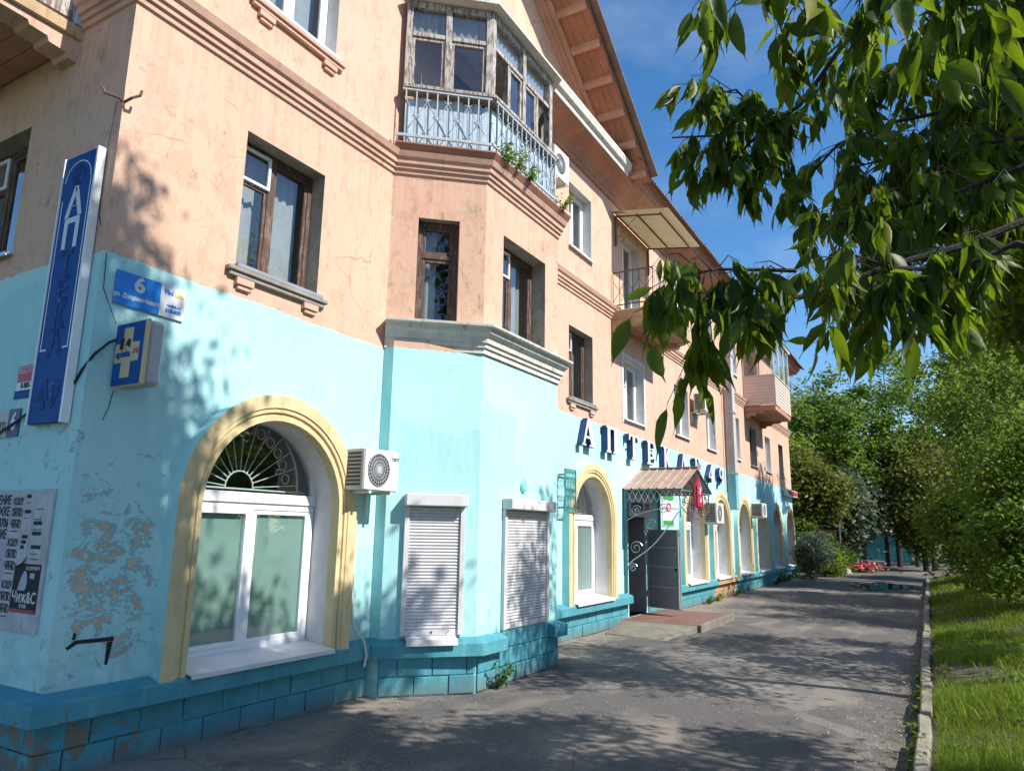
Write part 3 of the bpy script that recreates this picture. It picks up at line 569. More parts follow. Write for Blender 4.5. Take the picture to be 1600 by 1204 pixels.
for pl, a, c, mids in ((F1, .12, l1 - .02, [.68]), (F2, 7.88, 9.67, [8.78]), (F3L, .02, l1 - .03, [.66])):
    ms_ = [a] + mids + [c]
    for i, (u, v) in enumerate(zip(ms_[:-1], ms_[1:])):
        pane(pl, u + .045, v - .045, 8.85, 9.24, 0, LG); curtain(pl, u + .06, v - .06, 8.88, 9.22, -.06, LG)
        cells = [(u + .045, v - .045)] if pl is F1 else [(u + .045, (u + v) / 2 - .03), ((u + v) / 2 + .03, v - .045)]
        for j, (p_, q_) in enumerate(cells):
            if pl is F2 and (i, j) in ((0, 0), (1, 1)): continue            # two lights stand open
            s = MB(); frame(s, pl, p_, q_, 7.975, 8.775, .045, -.035, .03); s.build('sash', M['peelwood'], LG, bevel=.004); pane(pl, p_ + .04, q_ - .04, 8.01, 8.74, 0, LG)
    # boards and balusters
    u = a
    while u < c - .03:
        w = .115 + random.random() * .02; dz = random.random() * .05
        MB().pbox(pl, u, min(u + w, c + .02), .012 + .006 * random.random(), .03, 7.04 - (.06 * random.random() if pl is F1 and u > 1.0 else 0), 7.84 - dz).build('board', M['blueboard'], LG); u += w + .006
    nb = int((c - a) / .135)
    for i in range(nb + 1):
        uu = a + (c - a) * i / nb; MB().pbox(pl, uu - .009, uu + .009, .125, .143, 7.0, 7.90).build('baluster', M['railgrey'], LG)
    MB().pbox(pl, a - .05, c + .05, .12, .148, 7.86, 7.898).build('handrail', M['railgrey'], LG); MB().pbox(pl, a - .12, c + .05, .12, .148, 7.16, 7.2).build('lower_rail', M['railgrey'], LG)
    orn = MB(); st = (c - a) / nb * 2
    for i in range(nb // 2 + 1):
        uc = a + i * st
        for s in (-1, 1):
            if not (a - .02 <= uc + s * st / 2 <= c + .02): continue
            orn.bar(pl.P(uc, .15, 7.70), pl.P(uc + s * st / 2, .15, 7.45), .012); orn.bar(pl.P(uc + s * st / 2, .15, 7.45), pl.P(uc + s * st * .15, .15, 7.30), .012)
            orn.bar(pl.P(uc, .15, 7.70), pl.P(uc + s * .05, .15, 7.735), .012); orn.bar(pl.P(uc + s * st / 2, .15, 7.45), pl.P(uc + s * st / 2 - s * .05, .15, 7.47), .012)
    orn.build('railing_ornament', M['railgrey'], LG)

# ---------------------------------------------------------------- open balcony with canopy
def rail(pl, u0, u1, w, z0, z1, parent, mat, step=.14, orn=True):
    nb = max(2, int(abs(u1 - u0) / step))
    for i in range(nb + 1):
        u = u0 + (u1 - u0) * i / nb; MB().tube([pl.P(u, w, z0), pl.P(u, w, z1)], .009, 4).build('baluster', mat, parent)
    MB().tube([pl.P(u0, w, z1), pl.P(u1, w, z1)], .02, 4).build('handrail', mat, parent); MB().tube([pl.P(u0, w, z0 + .12), pl.P(u1, w, z0 + .12)], .016, 4).build('lower_rail', mat, parent)
    if orn:
        o = MB(); st = (u1 - u0) / nb * 2
        for i in range(nb // 2 + 1):
            uc = u0 + i * st
            for s in (-1, 1):
                v = uc + s * st / 2
                if (v - u0) * (v - u1) > 1e-6: continue
                o.bar(pl.P(uc, w + .012, z1 - .2), pl.P(v, w + .012, z1 - .46), .012); o.bar(pl.P(v, w + .012, z1 - .46), pl.P(uc, w + .012, z1 - .72), .012)
        o.build('railing_ornament', mat, parent)
BL = MB().box(14.7, 17.5, -1.02, 0.02, 6.64, 6.86).build('balcony', M['slabside'], B, bevel=.015)
for x in (14.7, 17.24):
    pr = [(0, 6.36), (.1, 6.36), (.12, 6.42), (.25, 6.42), (.27, 6.48), (.70, 6.50), (.74, 6.58), (.86, 6.60), (.9, 6.637), (0, 6.637)]
    MB().add([(x + .02, -y, z) for y, z in pr] + [(x + .24, -y, z) for y, z in pr], [tuple(range(10)), tuple(range(19, 9, -1))] + [(i, i + 10, (i + 1) % 10 + 10, (i + 1) % 10) for i in range(10)]).build('console', M['slabside'], BL)
for k in range(4): MB().box(14.98, 17.2, -.95 + k * .24, -.95 + k * .24 + .225, 6.61, 6.638).build('soffit_board', M['soffit'], BL)
BS = Pl((14.75, 0), (0, -1)); BS2 = Pl((17.45, 0), (0, -1)); BFR = Pl((0, -.98), (1, 0))
rail(BS, 0.04, .98, 0, 6.86, 7.76, BL, M['rust']); rail(BS2, .04, .98, 0, 6.86, 7.76, BL, M['rust']); rail(BFR, 14.75, 17.45, 0, 6.86, 7.76, BL, M['white'])
CN = MB().add([(14.8, -.02, 9.30), (17.35, -.02, 9.30), (17.35, -1.35, 9.10), (14.8, -1.35, 9.10), (14.8, -.02, 9.315), (17.35, -.02, 9.315), (17.35, -1.35, 9.115), (14.8, -1.35, 9.115)], [(0, 1, 2, 3), (7, 6, 5, 4), (0, 4, 5, 1), (1, 5, 6, 2), (2, 6, 7, 3), (3, 7, 4, 0)]).build('balcony_canopy', M['polyc'], B, recalc=False)
for y in (-.08, -.56, -1.12): MB().box(14.95, 17.2, y - .015, y + .015, 9.255 + .155 * y, 9.285 + .155 * y).build('canopy_bar', M['rust'], CN)
for x in (14.95, 17.2):
    MB().add([(x + q, y, 9.24 + .155 * y + o) for q in (-.015, .015) for y in (-.05, -1.14) for o in (-.018, .016)], [(0, 1, 3, 2), (4, 6, 7, 5), (0, 4, 5, 1), (2, 3, 7, 6), (0, 2, 6, 4), (1, 5, 7, 3)]).build('canopy_bar', M['rust'], CN)
    MB().box(x - .02, x + .02, -.06, -.02, 8.5, 9.24).build('canopy_bracket', M['rust'], CN)
    sc = MB(); sc.tube([(x, -.05 - .10 * (1 + math.cos(a)) - 0.0, 8.66 + .09 * math.sin(a)) for a in [j * .5 for j in range(-5, 7)]], .007, 4)
    sc.tube([(x, -.06 - q * .62, 8.62 + .52 * math.sin(q * 1.5)) for q in [j / 8 for j in range(9)]], .007, 4); sc.build('canopy_scroll', M['rust'], CN)

# ---------------------------------------------------------------- boarded balcony at the far end
EB = MB().box(27.85, 31.1, -1.15, .02, 6.52, 6.72).build('balcony', M['soffit'], B, bevel=.01)
for x in (27.9, 30.8):
    pr = [(0, 6.28), (.18, 6.28), (.2, 6.36), (.4, 6.36), (.43, 6.44), (.75, 6.46), (.8, 6.517), (0, 6.517)]
    MB().add([(x, -y, z) for y, z in pr] + [(x + .24, -y, z) for y, z in pr], [tuple(range(8)), tuple(range(15, 7, -1))] + [(i, i + 8, (i + 1) % 8 + 8, (i + 1) % 8) for i in range(8)]).build('console', M['soffit'], EB)
for k in range(9):
    z = 6.73 + k * .123
    for pl, a, c in ((Pl((27.83, 0), (0, -1)), 0, 1.15), (Pl((0, -1.16), (1, 0)), 27.83, 31.1), ):
        q = MB(); w = 0.0
        q.add([pl.P(u, ww, zz) for u in (a, c) for ww, zz in ((0, z), (.022, z), (.006, z + .122), (0, z + .122))], [(0, 1, 2, 3), (7, 6, 5, 4), (0, 4, 5, 1), (1, 5, 6, 2), (2, 6, 7, 3), (3, 7, 4, 0)]); q.build('siding_board', M['siding'], EB, recalc=True)
q = MB(); q.box(27.80, 27.86, -1.19, -1.13, 6.72, 7.84); q.box(27.8, 31.12, -1.2, -1.1, 7.84, 7.88); q.box(27.8, 27.9, -1.1, 0, 7.84, 7.88); q.build('corner_trim', M['siding'], EB)
q = MB()
for x in (27.86, 28.9, 30.0, 31.05): q.box(x - .03, x + .03, -1.17, -1.11, 7.88, 9.3)
for x in (27.86,): q.box(x - .03, x + .03, -.6, -.55, 7.88, 9.3); q.box(x - .03, x + .03, -.06, -.01, 7.88, 9.3)
q.box(27.8, 31.1, -1.18, -1.1, 9.25, 9.33); q.box(27.8, 27.9, -1.1, 0, 9.25, 9.33); q.build('glazing_frame', M['pvc'], EB)
for xa, xb in ((27.89, 28.87), (28.93, 29.97), (30.03, 31.02)):
    MB().quad((xa, -1.14, 7.88), (xb, -1.14, 7.88), (xb, -1.14, 9.25), (xa, -1.14, 9.25)).build('pane', M['glass'], EB, recalc=False); curtain(Pl((0, -1.05), (1, 0)), xa, xb, 7.9, 9.2, 0, EB)
for ya, yb in ((-1.1, -.6), (-.55, -.06)): MB().quad((27.86, ya, 7.88), (27.86, yb, 7.88), (27.86, yb, 9.25), (27.86, ya, 9.25)).build('pane', M['glass'], EB, recalc=False)
MB().box(27.8, 31.15, -1.25, 0, 9.33, 9.42).build('loggia_roof', M['whitecorn'], EB)

# ---------------------------------------------------------------- balcony on the near end wall (top left)
q = MB(); q.box(1.6, 3.3, .86, 4.2, 6.57, 6.70); LB = q.build('balcony', M['slabside'], B, bevel=.01)
pr = [(3.3, 6.34), (3.2, 6.34), (3.18, 6.39), (3.02, 6.40), (3.0, 6.45), (2.84, 6.46), (2.82, 6.50), (1.9, 6.52), (1.8, 6.567), (3.3, 6.567)]
for y in (.9, 2.4, 3.9): MB().add([(x, y, z) for x, z in pr] + [(x, y + .26, z) for x, z in pr], [tuple(range(10)), tuple(range(19, 9, -1))] + [(i, i + 10, (i + 1) % 10 + 10, (i + 1) % 10) for i in range(10)]).build('console', M['pinkonly'], LB)
for k in range(8): MB().box(1.75 + k * .19, 1.75 + k * .19 + .18, 1.17, 3.88, 6.53, 6.567).build('soffit_board', M['soffit'], LB)
for y in (.9,):
    MB().box(1.7, 3.24, y - .02, y + .02, 6.74, 7.0).build('panel', M['peelwood'], LB); MB().box(1.7, 3.26, y - .03, y + .03, 7.0, 7.05).build('handrail', M['rust'], LB)
    for k in range(11): MB().box(1.72 + k * .15, 1.735 + k * .15, y - .02, y + .005, 7.05, 7.6).build('baluster', M['rust'], LB)
MB().box(1.64, 1.68, .9, 4.1, 6.74, 7.6).build('panel', M['peelwood'], LB)
MB().box(3.2, 3.285, .84, .96, 6.70, 7.4).build('end_post', M['blueboard'], LB)

# ---------------------------------------------------------------- metal entrance door, standing open
hx, hy = 16.66, -.03; ex, ey = 16.30, -.93
DP = Pl((hx, hy), (ex - hx, ey - hy)); dl = math.hypot(ex - hx, ey - hy)       # outward of DP faces the camera side
M['ribsteel'] = plain('scuffed_grey_steel', (.33, .34, .36), .45, var=.2, scale=4)
D = MB().pbox(DP, 0, dl, -.045, 0, .27, 2.02).build('metal_door', M['greysteel'], B, bevel=.006)
for z in (.72, 1.17, 1.6): MB().pbox(DP, .03, dl - .03, 0, .03, z, z + .04)  .build('door_rib', M['ribsteel'], D, bevel=.003)
for u in (.015, dl - .05): MB().pbox(DP, u, u + .035, 0, .03, .29, 2.0)  .build('door_rib', M['ribsteel'], D, bevel=.003)
MB().pbox(DP, dl - .16, dl - .06, .002, .016, 1.37, 1.55).build('lock_plate', M['greysteel'], D, bevel=.004)
MB().tube([DP.P(dl - .09, .02, 1.42), DP.P(dl - .09, .05, 1.42), DP.P(dl - .09, .05, 1.52), DP.P(dl - .09, .02, 1.52)], .009, 5).build('handle', M['metal'], D)
MB().pbox(DP, dl - .16, dl - .06, .002, .016, .95, 1.12).build('lock_plate', M['greysteel'], D, bevel=.004)
MB().tube([DP.P(dl - .11, .01, 1.14), DP.P(dl - .11, .03, 1.14)], .035, 10).build('lock', M['black'], D)
MB().tube([DP.P(dl - .09, .02, .98), DP.P(dl - .09, .05, .98), DP.P(dl - .09, .05, 1.06), DP.P(dl - .09, .02, 1.06)], .009, 5).build('handle', M['metal'], D)
for z in (.5, 1.75): MB().tube([DP.P(.0, .012, z), DP.P(.0, .012, z + .14)], .018, 8).build('hinge', M['greysteel'], D)

# ---------------------------------------------------------------- roller shutters
def shutter(pl, u0, u1, z0, z1, label, sillw):
    T = thing('roller_shutter', label, 'shutter', pl.P(u0, 0, z0), 'roller shutters on the bay')
    MB().pbox(pl, u0, u1, 0.004, .17, z1 - .15, z1).build('shutter_box', M['shutter'], T, bevel=.012)
    for a in (u0 + .01, u1 - .07): MB().pbox(pl, a, a + .06, .004, .055, z0, z1 - .152).build('guide_rail', M['shutter'], T, bevel=.004)
    n = 37; h = (z1 - .16 - z0 - .07) / n; a, c = u0 + .072, u1 - .072
    pts = [(.012, 0), (.024, h * .15), (.031, h * .45), (.027, h * .8), (.014, h * .97), (.012, h)]
    sm = MB(); m = len(pts); sm.add([tuple(np.subtract(pl.P(u, w, z), pl.P(0, 0, 0))) for u in (a, c) for w, z in pts], [(i, i + 1, m + i + 1, m + i) for i in range(m - 1)])
    me = sm.mesh('shutter_slat', M['shutter'], recalc=False)
    o = pl.P(0, 0, 0)
    for k in range(n): link('shutter_slat', me, T, (o[0], o[1], z0 + .07 + k * h))
    MB().pbox(pl, a, c, .012, .03, z0, z0 + .068).build('bottom_bar', M['shutter'], T, bevel=.004)
    for k, u in enumerate((a + (c - a) * .12, a + (c - a) * .5, a + (c - a) * .82)):
        if k == 1: MB().tube([pl.P(u, .03, z0 + .035), pl.P(u, .034, z0 + .035)], .014, 8).build('lock', M['black'], T)
        else: MB().bar(pl.P(u - .025, .033, z0 + .012), pl.P(u + .02, .033, z0 + .055), .012).build('latch', M['metal'], T)
    if sillw: MB().add([pl.P(u, w, z) for u in (u0 + .07, u1 - .09) for w, z in ((.02, z0 - .002), (.20, z0 - .03), (.205, z0 - .095), (.198, z0 - .095), (.19, z0 - .04), (.02, z0 - .012))], [(i, (i + 1) % 6, (i + 1) % 6 + 6, i + 6) for i in range(6)] + [(0, 1, 2, 3, 4, 5), (11, 10, 9, 8, 7, 6)]).build('sill', M['shutter'], T)
shutter(G1, .22, 1.0, .68, 2.36, 'closed white roller shutter on the slanting left face of the bay', True)
shutter(F2, 8.42, 9.72, .665, 2.36, 'closed white roller shutter on the street face of the bay', False)
MB().tube([F2.P(8.98, .0, 2.56), F2.P(8.98, .03, 2.56)], .06, 14)
vc = MB(); vc.tube([F2.P(8.98, .002, 2.54), F2.P(8.98, .03, 2.54)], .075, 16); vc.tube([F2.P(8.98, .03, 2.54), F2.P(8.98, .04, 2.54)], .055, 16)
tag(vc.build('vent_cover', plain('turquoise_plastic', (.20, .50, .52), .6)), 'small round turquoise vent cover above the right roller shutter', 'vent cover')
"""text"""
# ---------------------------------------------------------------- air conditioners
def ac(x0, x1, yb, yf, z0, z1, label, brand=None, open_side=False, hosez=None):
    T = thing('air_conditioner', label, 'air conditioner', (x0, yb, z0), 'air conditioner units on the facade')
    w = x1 - x0; h = z1 - z0; pf = Pl((0, yf), (1, 0))
    MB().box(x0, x1, yf, yb, z0, z1).build('case', M['acside'], T, bevel=.012)
    MB().box(x0 + .006, x1 - .006, yf - .008, yf + .02, z0 + .006, z1 - .006).build('front_panel', M['white'], T, bevel=.004)
    cx = x0 + w * .40; cz = (z0 + z1) / 2; r = min(h * .41, w * .32)
    MB().tube([pf.P(cx, .009, cz), pf.P(cx, .0125, cz)], r, 24).build('fan_opening', M['darkgrille'], T)
    g = MB()
    for q in (.34, .55, .76, .97): g.tube([pf.P(cx + r * q * math.cos(a * math.pi / 12), .018, cz + r * q * math.sin(a * math.pi / 12)) for a in range(25)], .0045, 4, cap=False)
    for k in range(24): a = k * math.pi / 12; g.tube([pf.P(cx + r * .22 * math.cos(a), .016, cz + r * .22 * math.sin(a)), pf.P(cx + r * .98 * math.cos(a + .25), .016, cz + r * .98 * math.sin(a + .25))], .0035, 4)
    g.build('fan_guard', M['greyplastic'], T)
    MB().tube([pf.P(cx, .012, cz), pf.P(cx, .024, cz)], r * .24, 14).build('fan_hub', M['greyplastic'], T)
    MB().box(x0 + w * .78, x0 + w * .785, yf - .0095, yf - .004, z0 + .02, z1 - .02).build('panel_joint', M['greyplastic'], T)
    if brand:
        text('brand_lettering', brand, .055, pf, x0 + w * .885, z1 - .10, .010, M['darkgrille'], T, bold=.002, sx=.8)
        for k in range(4): MB().box(x0 + w * .82, x1 - .03, yf - .0098, yf - .006, z0 + .05 + k * .045, z0 + .055 + k * .045).build('panel_joint', M['greyplastic'], T)
    v = MB(); k = int(h / .05)
    for i in range(k): v.box(x0 - .006, x0 - .001, yf + .05, yb - .04, z0 + .05 + i * (h - .08) / k, z0 + .05 + i * (h - .08) / k + .028)
    v.build('side_grille', M['darkgrille'], T)
    for x in (x0 + .1, x1 - .12):
        MB().box(x, x + .04, yf + .0, 0, z0 - .035, z0 - .004).build('bracket', M['white'], T); MB().box(x, x + .04, -.035, 0, z0 - .3, z0 - .036).build('bracket', M['white'], T)
    return T
ac(6.30, 6.90, -.10, -.40, 2.36, 2.84, 'nearest white air conditioner, beside the big arched window, with a drain hose below', 'TOSOT')
ac(11.0, 11.62, -.12, -.42, 8.42, 9.02, 'white air conditioner high under the eave, right of the glazed balcony')
ac(20.66, 21.4, -.12, -.45, 5.45, 5.98, 'white air conditioner on the pink wall between second floor windows, left of the grey duct')
ac(21.3, 22.1, -.12, -.50, 2.25, 2.84, 'dusty air conditioner just right of the entrance canopy, between two arches')
ac(27.5, 28.2, -.14, -.56, 2.58, 3.08, 'farthest air conditioner, with barred side grille, in front of a far arch')
hs = MB(); hs.tube([(6.36, -.06, 2.35), (6.38, -.07, 2.22), (6.46, -.06, 2.12), (6.58, -.05, 2.16), (6.62, -.04, 2.1), (6.63, -.03, 1.7), (6.64, -.03, 1.0), (6.66, -.05, .8), (6.72, -.17, .66), (6.74, -.2, .5), (6.72, -.19, .38)], .014, 6)
hs.tube([(6.62, -.03, 2.2), (6.63, -.025, 1.4), (6.6, -.02, .68)], .008, 5)
tag(hs.build('drain_hose', M['acside']), 'cream drain hose hanging from the nearest air conditioner to the plinth', 'hose')

# ---------------------------------------------------------------- raised letters over the shop front
LET = {
 'A': ([(0,0),(.24,0),(.24,.07),(.17,.07),(.23,.27),(.5,.27),(.57,.07),(.46,.07),(.46,0),(.86,0),(.86,.07),(.80,.07),(.50,1),(.34,1),(.06,.07),(0,.07)], [[(.26,.36),(.47,.36),(.365,.74)]]),
 'P': ([(0,0),(.34,0),(.34,.07),(.27,.07),(.27,.9),(.55,.9),(.55,.07),(.48,.07),(.48,0),(.84,0),(.84,.07),(.77,.07),(.77,.93),(.84,.93),(.84,1),(0,1),(0,.93),(.07,.93),(.07,.07),(0,.07)], []),
 'T': ([(.22,0),(.58,0),(.58,.07),(.5,.07),(.5,.92),(.66,.92),(.74,.74),(.8,.74),(.8,1),(0,1),(0,.74),(.06,.74),(.14,.92),(.3,.92),(.3,.07),(.22,.07)], []),
 'E': ([(0,0),(.72,0),(.76,.28),(.70,.28),(.6,.08),(.29,.08),(.29,.47),(.46,.47),(.50,.36),(.55,.36),(.55,.66),(.50,.66),(.46,.55),(.29,.55),(.29,.92),(.56,.92),(.64,.74),(.7,.74),(.68,1),(0,1),(0,.93),(.08,.93),(.08,.07),(0,.07)], []),
 'K': ([(0,0),(.36,0),(.36,.07),(.29,.07),(.29,.46),(.52,.07),(.46,.07),(.46,0),(.84,0),(.84,.07),(.76,.07),(.46,.58),(.66,.9),(.76,.9),(.76,1),(.48,1),(.29,.62),(.29,.93),(.36,.93),(.36,1),(0,1),(0,.93),(.08,.93),(.08,.07),(0,.07)], []),
 'N': ([(0,0),(.2,0),(.2,.07),(.14,.07),(.14,.75),(.46,0),(.56,0),(.56,.93),(.62,.93),(.62,1),(.42,1),(.42,.93),(.48,.93),(.48,.3),(.2,1),(0,1),(0,.93),(.06,.93),(.06,.07),(0,.07)], []),
 '4': ([(.36,0),(.56,0),(.56,.22),(.68,.22),(.68,.32),(.56,.32),(.56,1),(.44,1),(0,.34),(0,.22),(.36,.22)], [[(.12,.32),(.36,.32),(.36,.72)]]),
 '9': ([(.3 + .3 * math.cos(a * math.pi / 18), .68 + .32 * math.sin(a * math.pi / 18)) for a in range(0, 31)] + [(.40,.25),(.28,.12),(.08,.09),(.08,0),(.3,0),(.5,.12),(.58,.35)], [[(.3 + .13 * math.cos(a * math.pi / 8), .68 + .2 * math.sin(a * math.pi / 8)) for a in range(16)]]),
}
def solid(name, pl, outer, hs, w0, w1, mside, mface, parent):
    bm = bmesh.new(); es = []; lps = []
    for lp in [outer] + hs:
        vs = [bm.verts.new(pl.P(u, w1, z)) for u, z in lp]; lps.append((vs, [bm.verts.new(pl.P(u, w0, z)) for u, z in lp]))
        es += [bm.edges.new((vs[i], vs[(i + 1) % len(vs)])) for i in range(len(vs))]
    bmesh.ops.triangle_fill(bm, use_beauty=True, use_dissolve=False, edges=es, normal=Vector((pl.n[0], pl.n[1], 0)))
    for f in bm.faces: f.material_index = 1
    for a, c in lps:
        for i in range(len(a)): bm.faces.new((a[i], a[(i + 1) % len(a)], c[(i + 1) % len(a)], c[i]))
    me = bpy.data.meshes.new(name); bmesh.ops.recalc_face_normals(bm, faces=bm.faces); bm.to_mesh(me); bm.free(); me.materials.append(mside); me.materials.append(mface)
    return link(name, me, parent)
PSIGN = thing('raised_letter_sign', 'row of raised white letters with blue sides reading \u0410\u041f\u0422\u0415\u041a\u0410 \u211649 above the shop front', 'sign', (12.8, 0, 3.6))
for ch, x in zip('APTEKAN49', (12.80, 14.02, 15.32, 16.5, 17.72, 19.12, 20.5, 21.95, 23.2)):
    zb = 3.60 - (x - 12.8) * .0125; sc = .56
    f = lambda lp: [(x + u * sc * 1.36, zb + z * sc) for u, z in lp]
    o, h = LET[ch]; solid('letter', FAC, f(o), [f(q) for q in h], .03, .15, M['navy'], M['platewhite'], PSIGN)
    if ch == 'N':
        c0 = [(.77 + .13 * math.cos(a * math.pi / 8), .66 + .17 * math.sin(a * math.pi / 8)) for a in range(16)]; c1 = [(.77 + .06 * math.cos(a * math.pi / 8), .66 + .09 * math.sin(a * math.pi / 8)) for a in range(16)]
        solid('letter', FAC, f(c0), [f(c1)], .03, .15, M['navy'], M['platewhite'], PSIGN); solid('letter', FAC, f(rect(.64, .9, .36, .42)), [], .03, .15, M['navy'], M['platewhite'], PSIGN)
    MB().pbox(FAC, x + .12, x + .15, 0, .03, zb + .2, zb + .24).build('letter_mount', M['navy'], PSIGN)

# ---------------------------------------------------------------- signs round the corner
T = thing('vertical_sign', 'tall narrow blue board with white letters fading to blue, hung on the corner', 'sign', LEF.P(-.4, 0, 2.75))
MB().pbox(LEF, -.66, -.16, .03, .075, 2.75, 5.2).build('sign_panel', M['blue'], T)
q = MB()
for a, c, d, e in ((-.675, -.66, 2.74, 5.21), (-.16, -.135, 2.74, 5.21)): q.pbox(LEF, a, c, .012, .085, d, e)
q.build('edge_strip', M['pvc'], T)
q = MB(); q.pbox(LEF, -.625, -.613, .076, .0785, 3.38, 4.78); q.pbox(LEF, -.21, -.198, .076, .0785, 3.38, 4.95); q.pbox(LEF, -.613, -.53, .076, .0785, 3.38, 3.395); q.pbox(LEF, -.28, -.21, .076, .0785, 3.38, 3.395)
q.tube([LEF.P(-.4115 - .2 * math.cos(a), .077, 4.95 + .18 * math.sin(a)) for a in [k * math.pi / 14 for k in range(15)]], .006, 4); q.build('white_outline', M['platewhite'], T)
MB().tube([LEF.P(-.41, .0755, 4.99), LEF.P(-.41, .0775, 4.99)], .11, 20).build('round_emblem', M['bluefade'], T)
for ch, z, m in (('\u0410', 4.72, 'platewhite'), ('\u041f', 4.42, 'platewhite'), ('\u0422', 4.14, 'bluefade'), ('\u0415', 3.90, 'bluefade'), ('\u041a', 3.66, 'bluefade'), ('\u0410', 3.42, 'bluefade')):
    text('letter', ch, .37 if m == 'platewhite' else .30, LEF, -.41, z, .078, M[m], T, bold=.012, sx=1.0)
text('letter', '49', .34, LEF, -.41, 2.98, .078, M['bluefade'], T, bold=.014)
T = thing('address_plate', 'street address plate, blue half with big white 6 and white half with phone number', 'sign', (3.42, 0, 3.8))
AP = Pl((0, 0), (1, 0))
MB().pbox(AP, 3.42, 3.845, .01, .022, 3.80, 4.10).build('blue_half', M['brightblue'], T); MB().pbox(AP, 3.847, 4.10, .01, .0215, 3.80, 4.10).build('white_half', M['platewhite'], T)
text('house_number', '6', .19, AP, 3.64, 4.01, .024, M['platewhite'], T, bold=.007, sx=1.1)
text('street_lettering', '\u0443\u043b. \u0414\u0437\u0435\u0440\u0436\u0438\u043d\u0441\u043a\u043e\u0433\u043e', .055, AP, 3.632, 3.885, .024, M['platewhite'], T, bold=.0022, sx=.92)
text('lettering', 'Vlad', .062, AP, 3.925, 4.035, .024, M['brightblue'], T, bold=.002, sx=.85); text('lettering', 'Link', .062, AP, 4.035, 4.03, .024, M['yellowp'], T, bold=.002, sx=.85)
text('lettering', 'vladlink.ru', .036, AP, 3.985, 3.915, .024, M['brightblue'], T, bold=.001, sx=.95); text('lettering', '610-600', .05, AP, 3.985, 3.865, .024, M['brightblue'], T, bold=.003, sx=.95)
T = thing('light_box_sign', 'projecting blue light box sign with beige cross lettered apteka.ru', 'sign', (3.46, -.1, 3.0))
CS = Pl((3.46, 0), (0, -1))
MB().pbox(CS, .075, .50, -.17, -.035, 3.05, 3.60).build('case', M['greyplastic'], T, bevel=.03)
MB().pbox(CS, .07, .505, -.035, -.004, 3.045, 3.605).build('face_rim', M['beige'], T, bevel=.012); MB().pbox(CS, .075, .455, -.004, .003, 3.06, 3.59).build('face_panel', M['blue'], T)
cc, cz, aa, bb = .255, 3.335, .165, .063
cro = [(cc - bb, cz - aa * 1.3), (cc + bb, cz - aa * 1.3), (cc + bb, cz - bb * 1.3), (cc + aa, cz - bb * 1.3), (cc + aa, cz + bb * 1.3), (cc + bb, cz + bb * 1.3), (cc + bb, cz + aa * 1.3), (cc - bb, cz + aa * 1.3), (cc - bb, cz + bb * 1.3), (cc - aa, cz + bb * 1.3), (cc - aa, cz - bb * 1.3), (cc - bb, cz - bb * 1.3)]
solid('cross', CS, cro, [], .003, .006, M['beige'], M['beige'], T)
text('lettering', 'apteka', .085, CS, .21, 3.325, .008, M['blue'], T, bold=.003, sx=.85); text('lettering', '.ru', .085, CS, .375, 3.345, .008, M['red'], T, bold=.002, sx=.85)
sp = MB(); sp.prism(CS, [(.15, 3.37), (.20, 3.36), (.21, 3.46), (.16, 3.47)], .007, .0085); sp.prism(CS, [(.225, 3.375), (.245, 3.40), (.295, 3.375), (.30, 3.44), (.27, 3.455), (.24, 3.43)], .007, .0085); sp.build('peeled_patch', M['ink'], T)
for z in (3.16, 3.42): MB().box(3.5, 3.56, -.075, 0, z, z + .09).build('bracket', M['teal'], T)
cb_ = MB(); cb_.tube([(3.48, -.09, 3.48), (3.42, -.05, 3.44), (3.32, -.03, 3.32), (3.275, .05, 3.18), (3.28, .16, 3.05), (3.28, .45, 2.97), (3.28, .66, 2.93), (3.268, .8, 2.86), (3.26, 1.0, 2.78), (3.26, 1.5, 2.62)], .011, 6); cb_ = cb_
tag(cb_.build('black_cable', M['black']), 'black cable sagging from the cross sign round the corner, behind the tall blue sign', 'cable')
wr = MB(); wr.tube([(3.262, .05, 5.65), (3.275, .12, 5.2), (3.278, .13, 4.6), (3.32, -.005, 4.2), (3.33, -.01, 3.9), (3.47, -.02, 3.62)], .0035, 4); wr.tube([(3.53, -.005, 3.04), (3.51, -.004, 2.9), (3.47, -.004, 2.78)], .003, 4)
tag(wr.build('thin_wire', M['black']), 'thin dark wire running down the house corner from the hook', 'wire')
hk = MB(); hk.tube([(3.29, 0, 5.63), (3.24, -.03, 5.64), (3.16, .07, 5.68), (3.15, .1, 5.73)], .014, 6); hk.tube([(3.29, 0, 5.63), (3.31, -.10, 5.66), (3.36, -.13, 5.70), (3.37, -.13, 5.75)], .014, 6); hk.tube([(3.28, -.01, 5.58), (3.27, -.02, 5.76)], .009, 5)
tag(hk.build('wall_hook', M['rust']), 'rusty double hook sticking out of the house corner', 'hook')
T = thing('stuck_notice', 'small red, white and blue notice half behind the tall blue sign', 'notice', LEF.P(-.85, 0, 3.0))
MB().pbox(LEF, -1.08, -.6, .003, .008, 3.16, 3.31).build('red_field', M['red'], T); MB().pbox(LEF, -1.08, -.6, .003, .0078, 3.085, 3.159).build('white_field', M['platewhite'], T); MB().pbox(LEF, -1.1, -.6, .003, .008, 3.01, 3.084).build('blue_field', M['blue'], T)
text('lettering', '\u0411\u0415\u0421\u041f\u041b\u0410\u0422\u041d\u0410\u042f', .075, LEF, -.84, 3.265, .010, M['platewhite'], T, sx=.85); text('lettering', '8-800-222-03', .075, LEF, -.84, 3.125, .010, M['ink'], T, sx=.8)
T = thing('house_number_sign', 'small navy and grey house number sign with white 6, at the left edge', 'sign', LEF.P(-1.2, 0, 2.7))
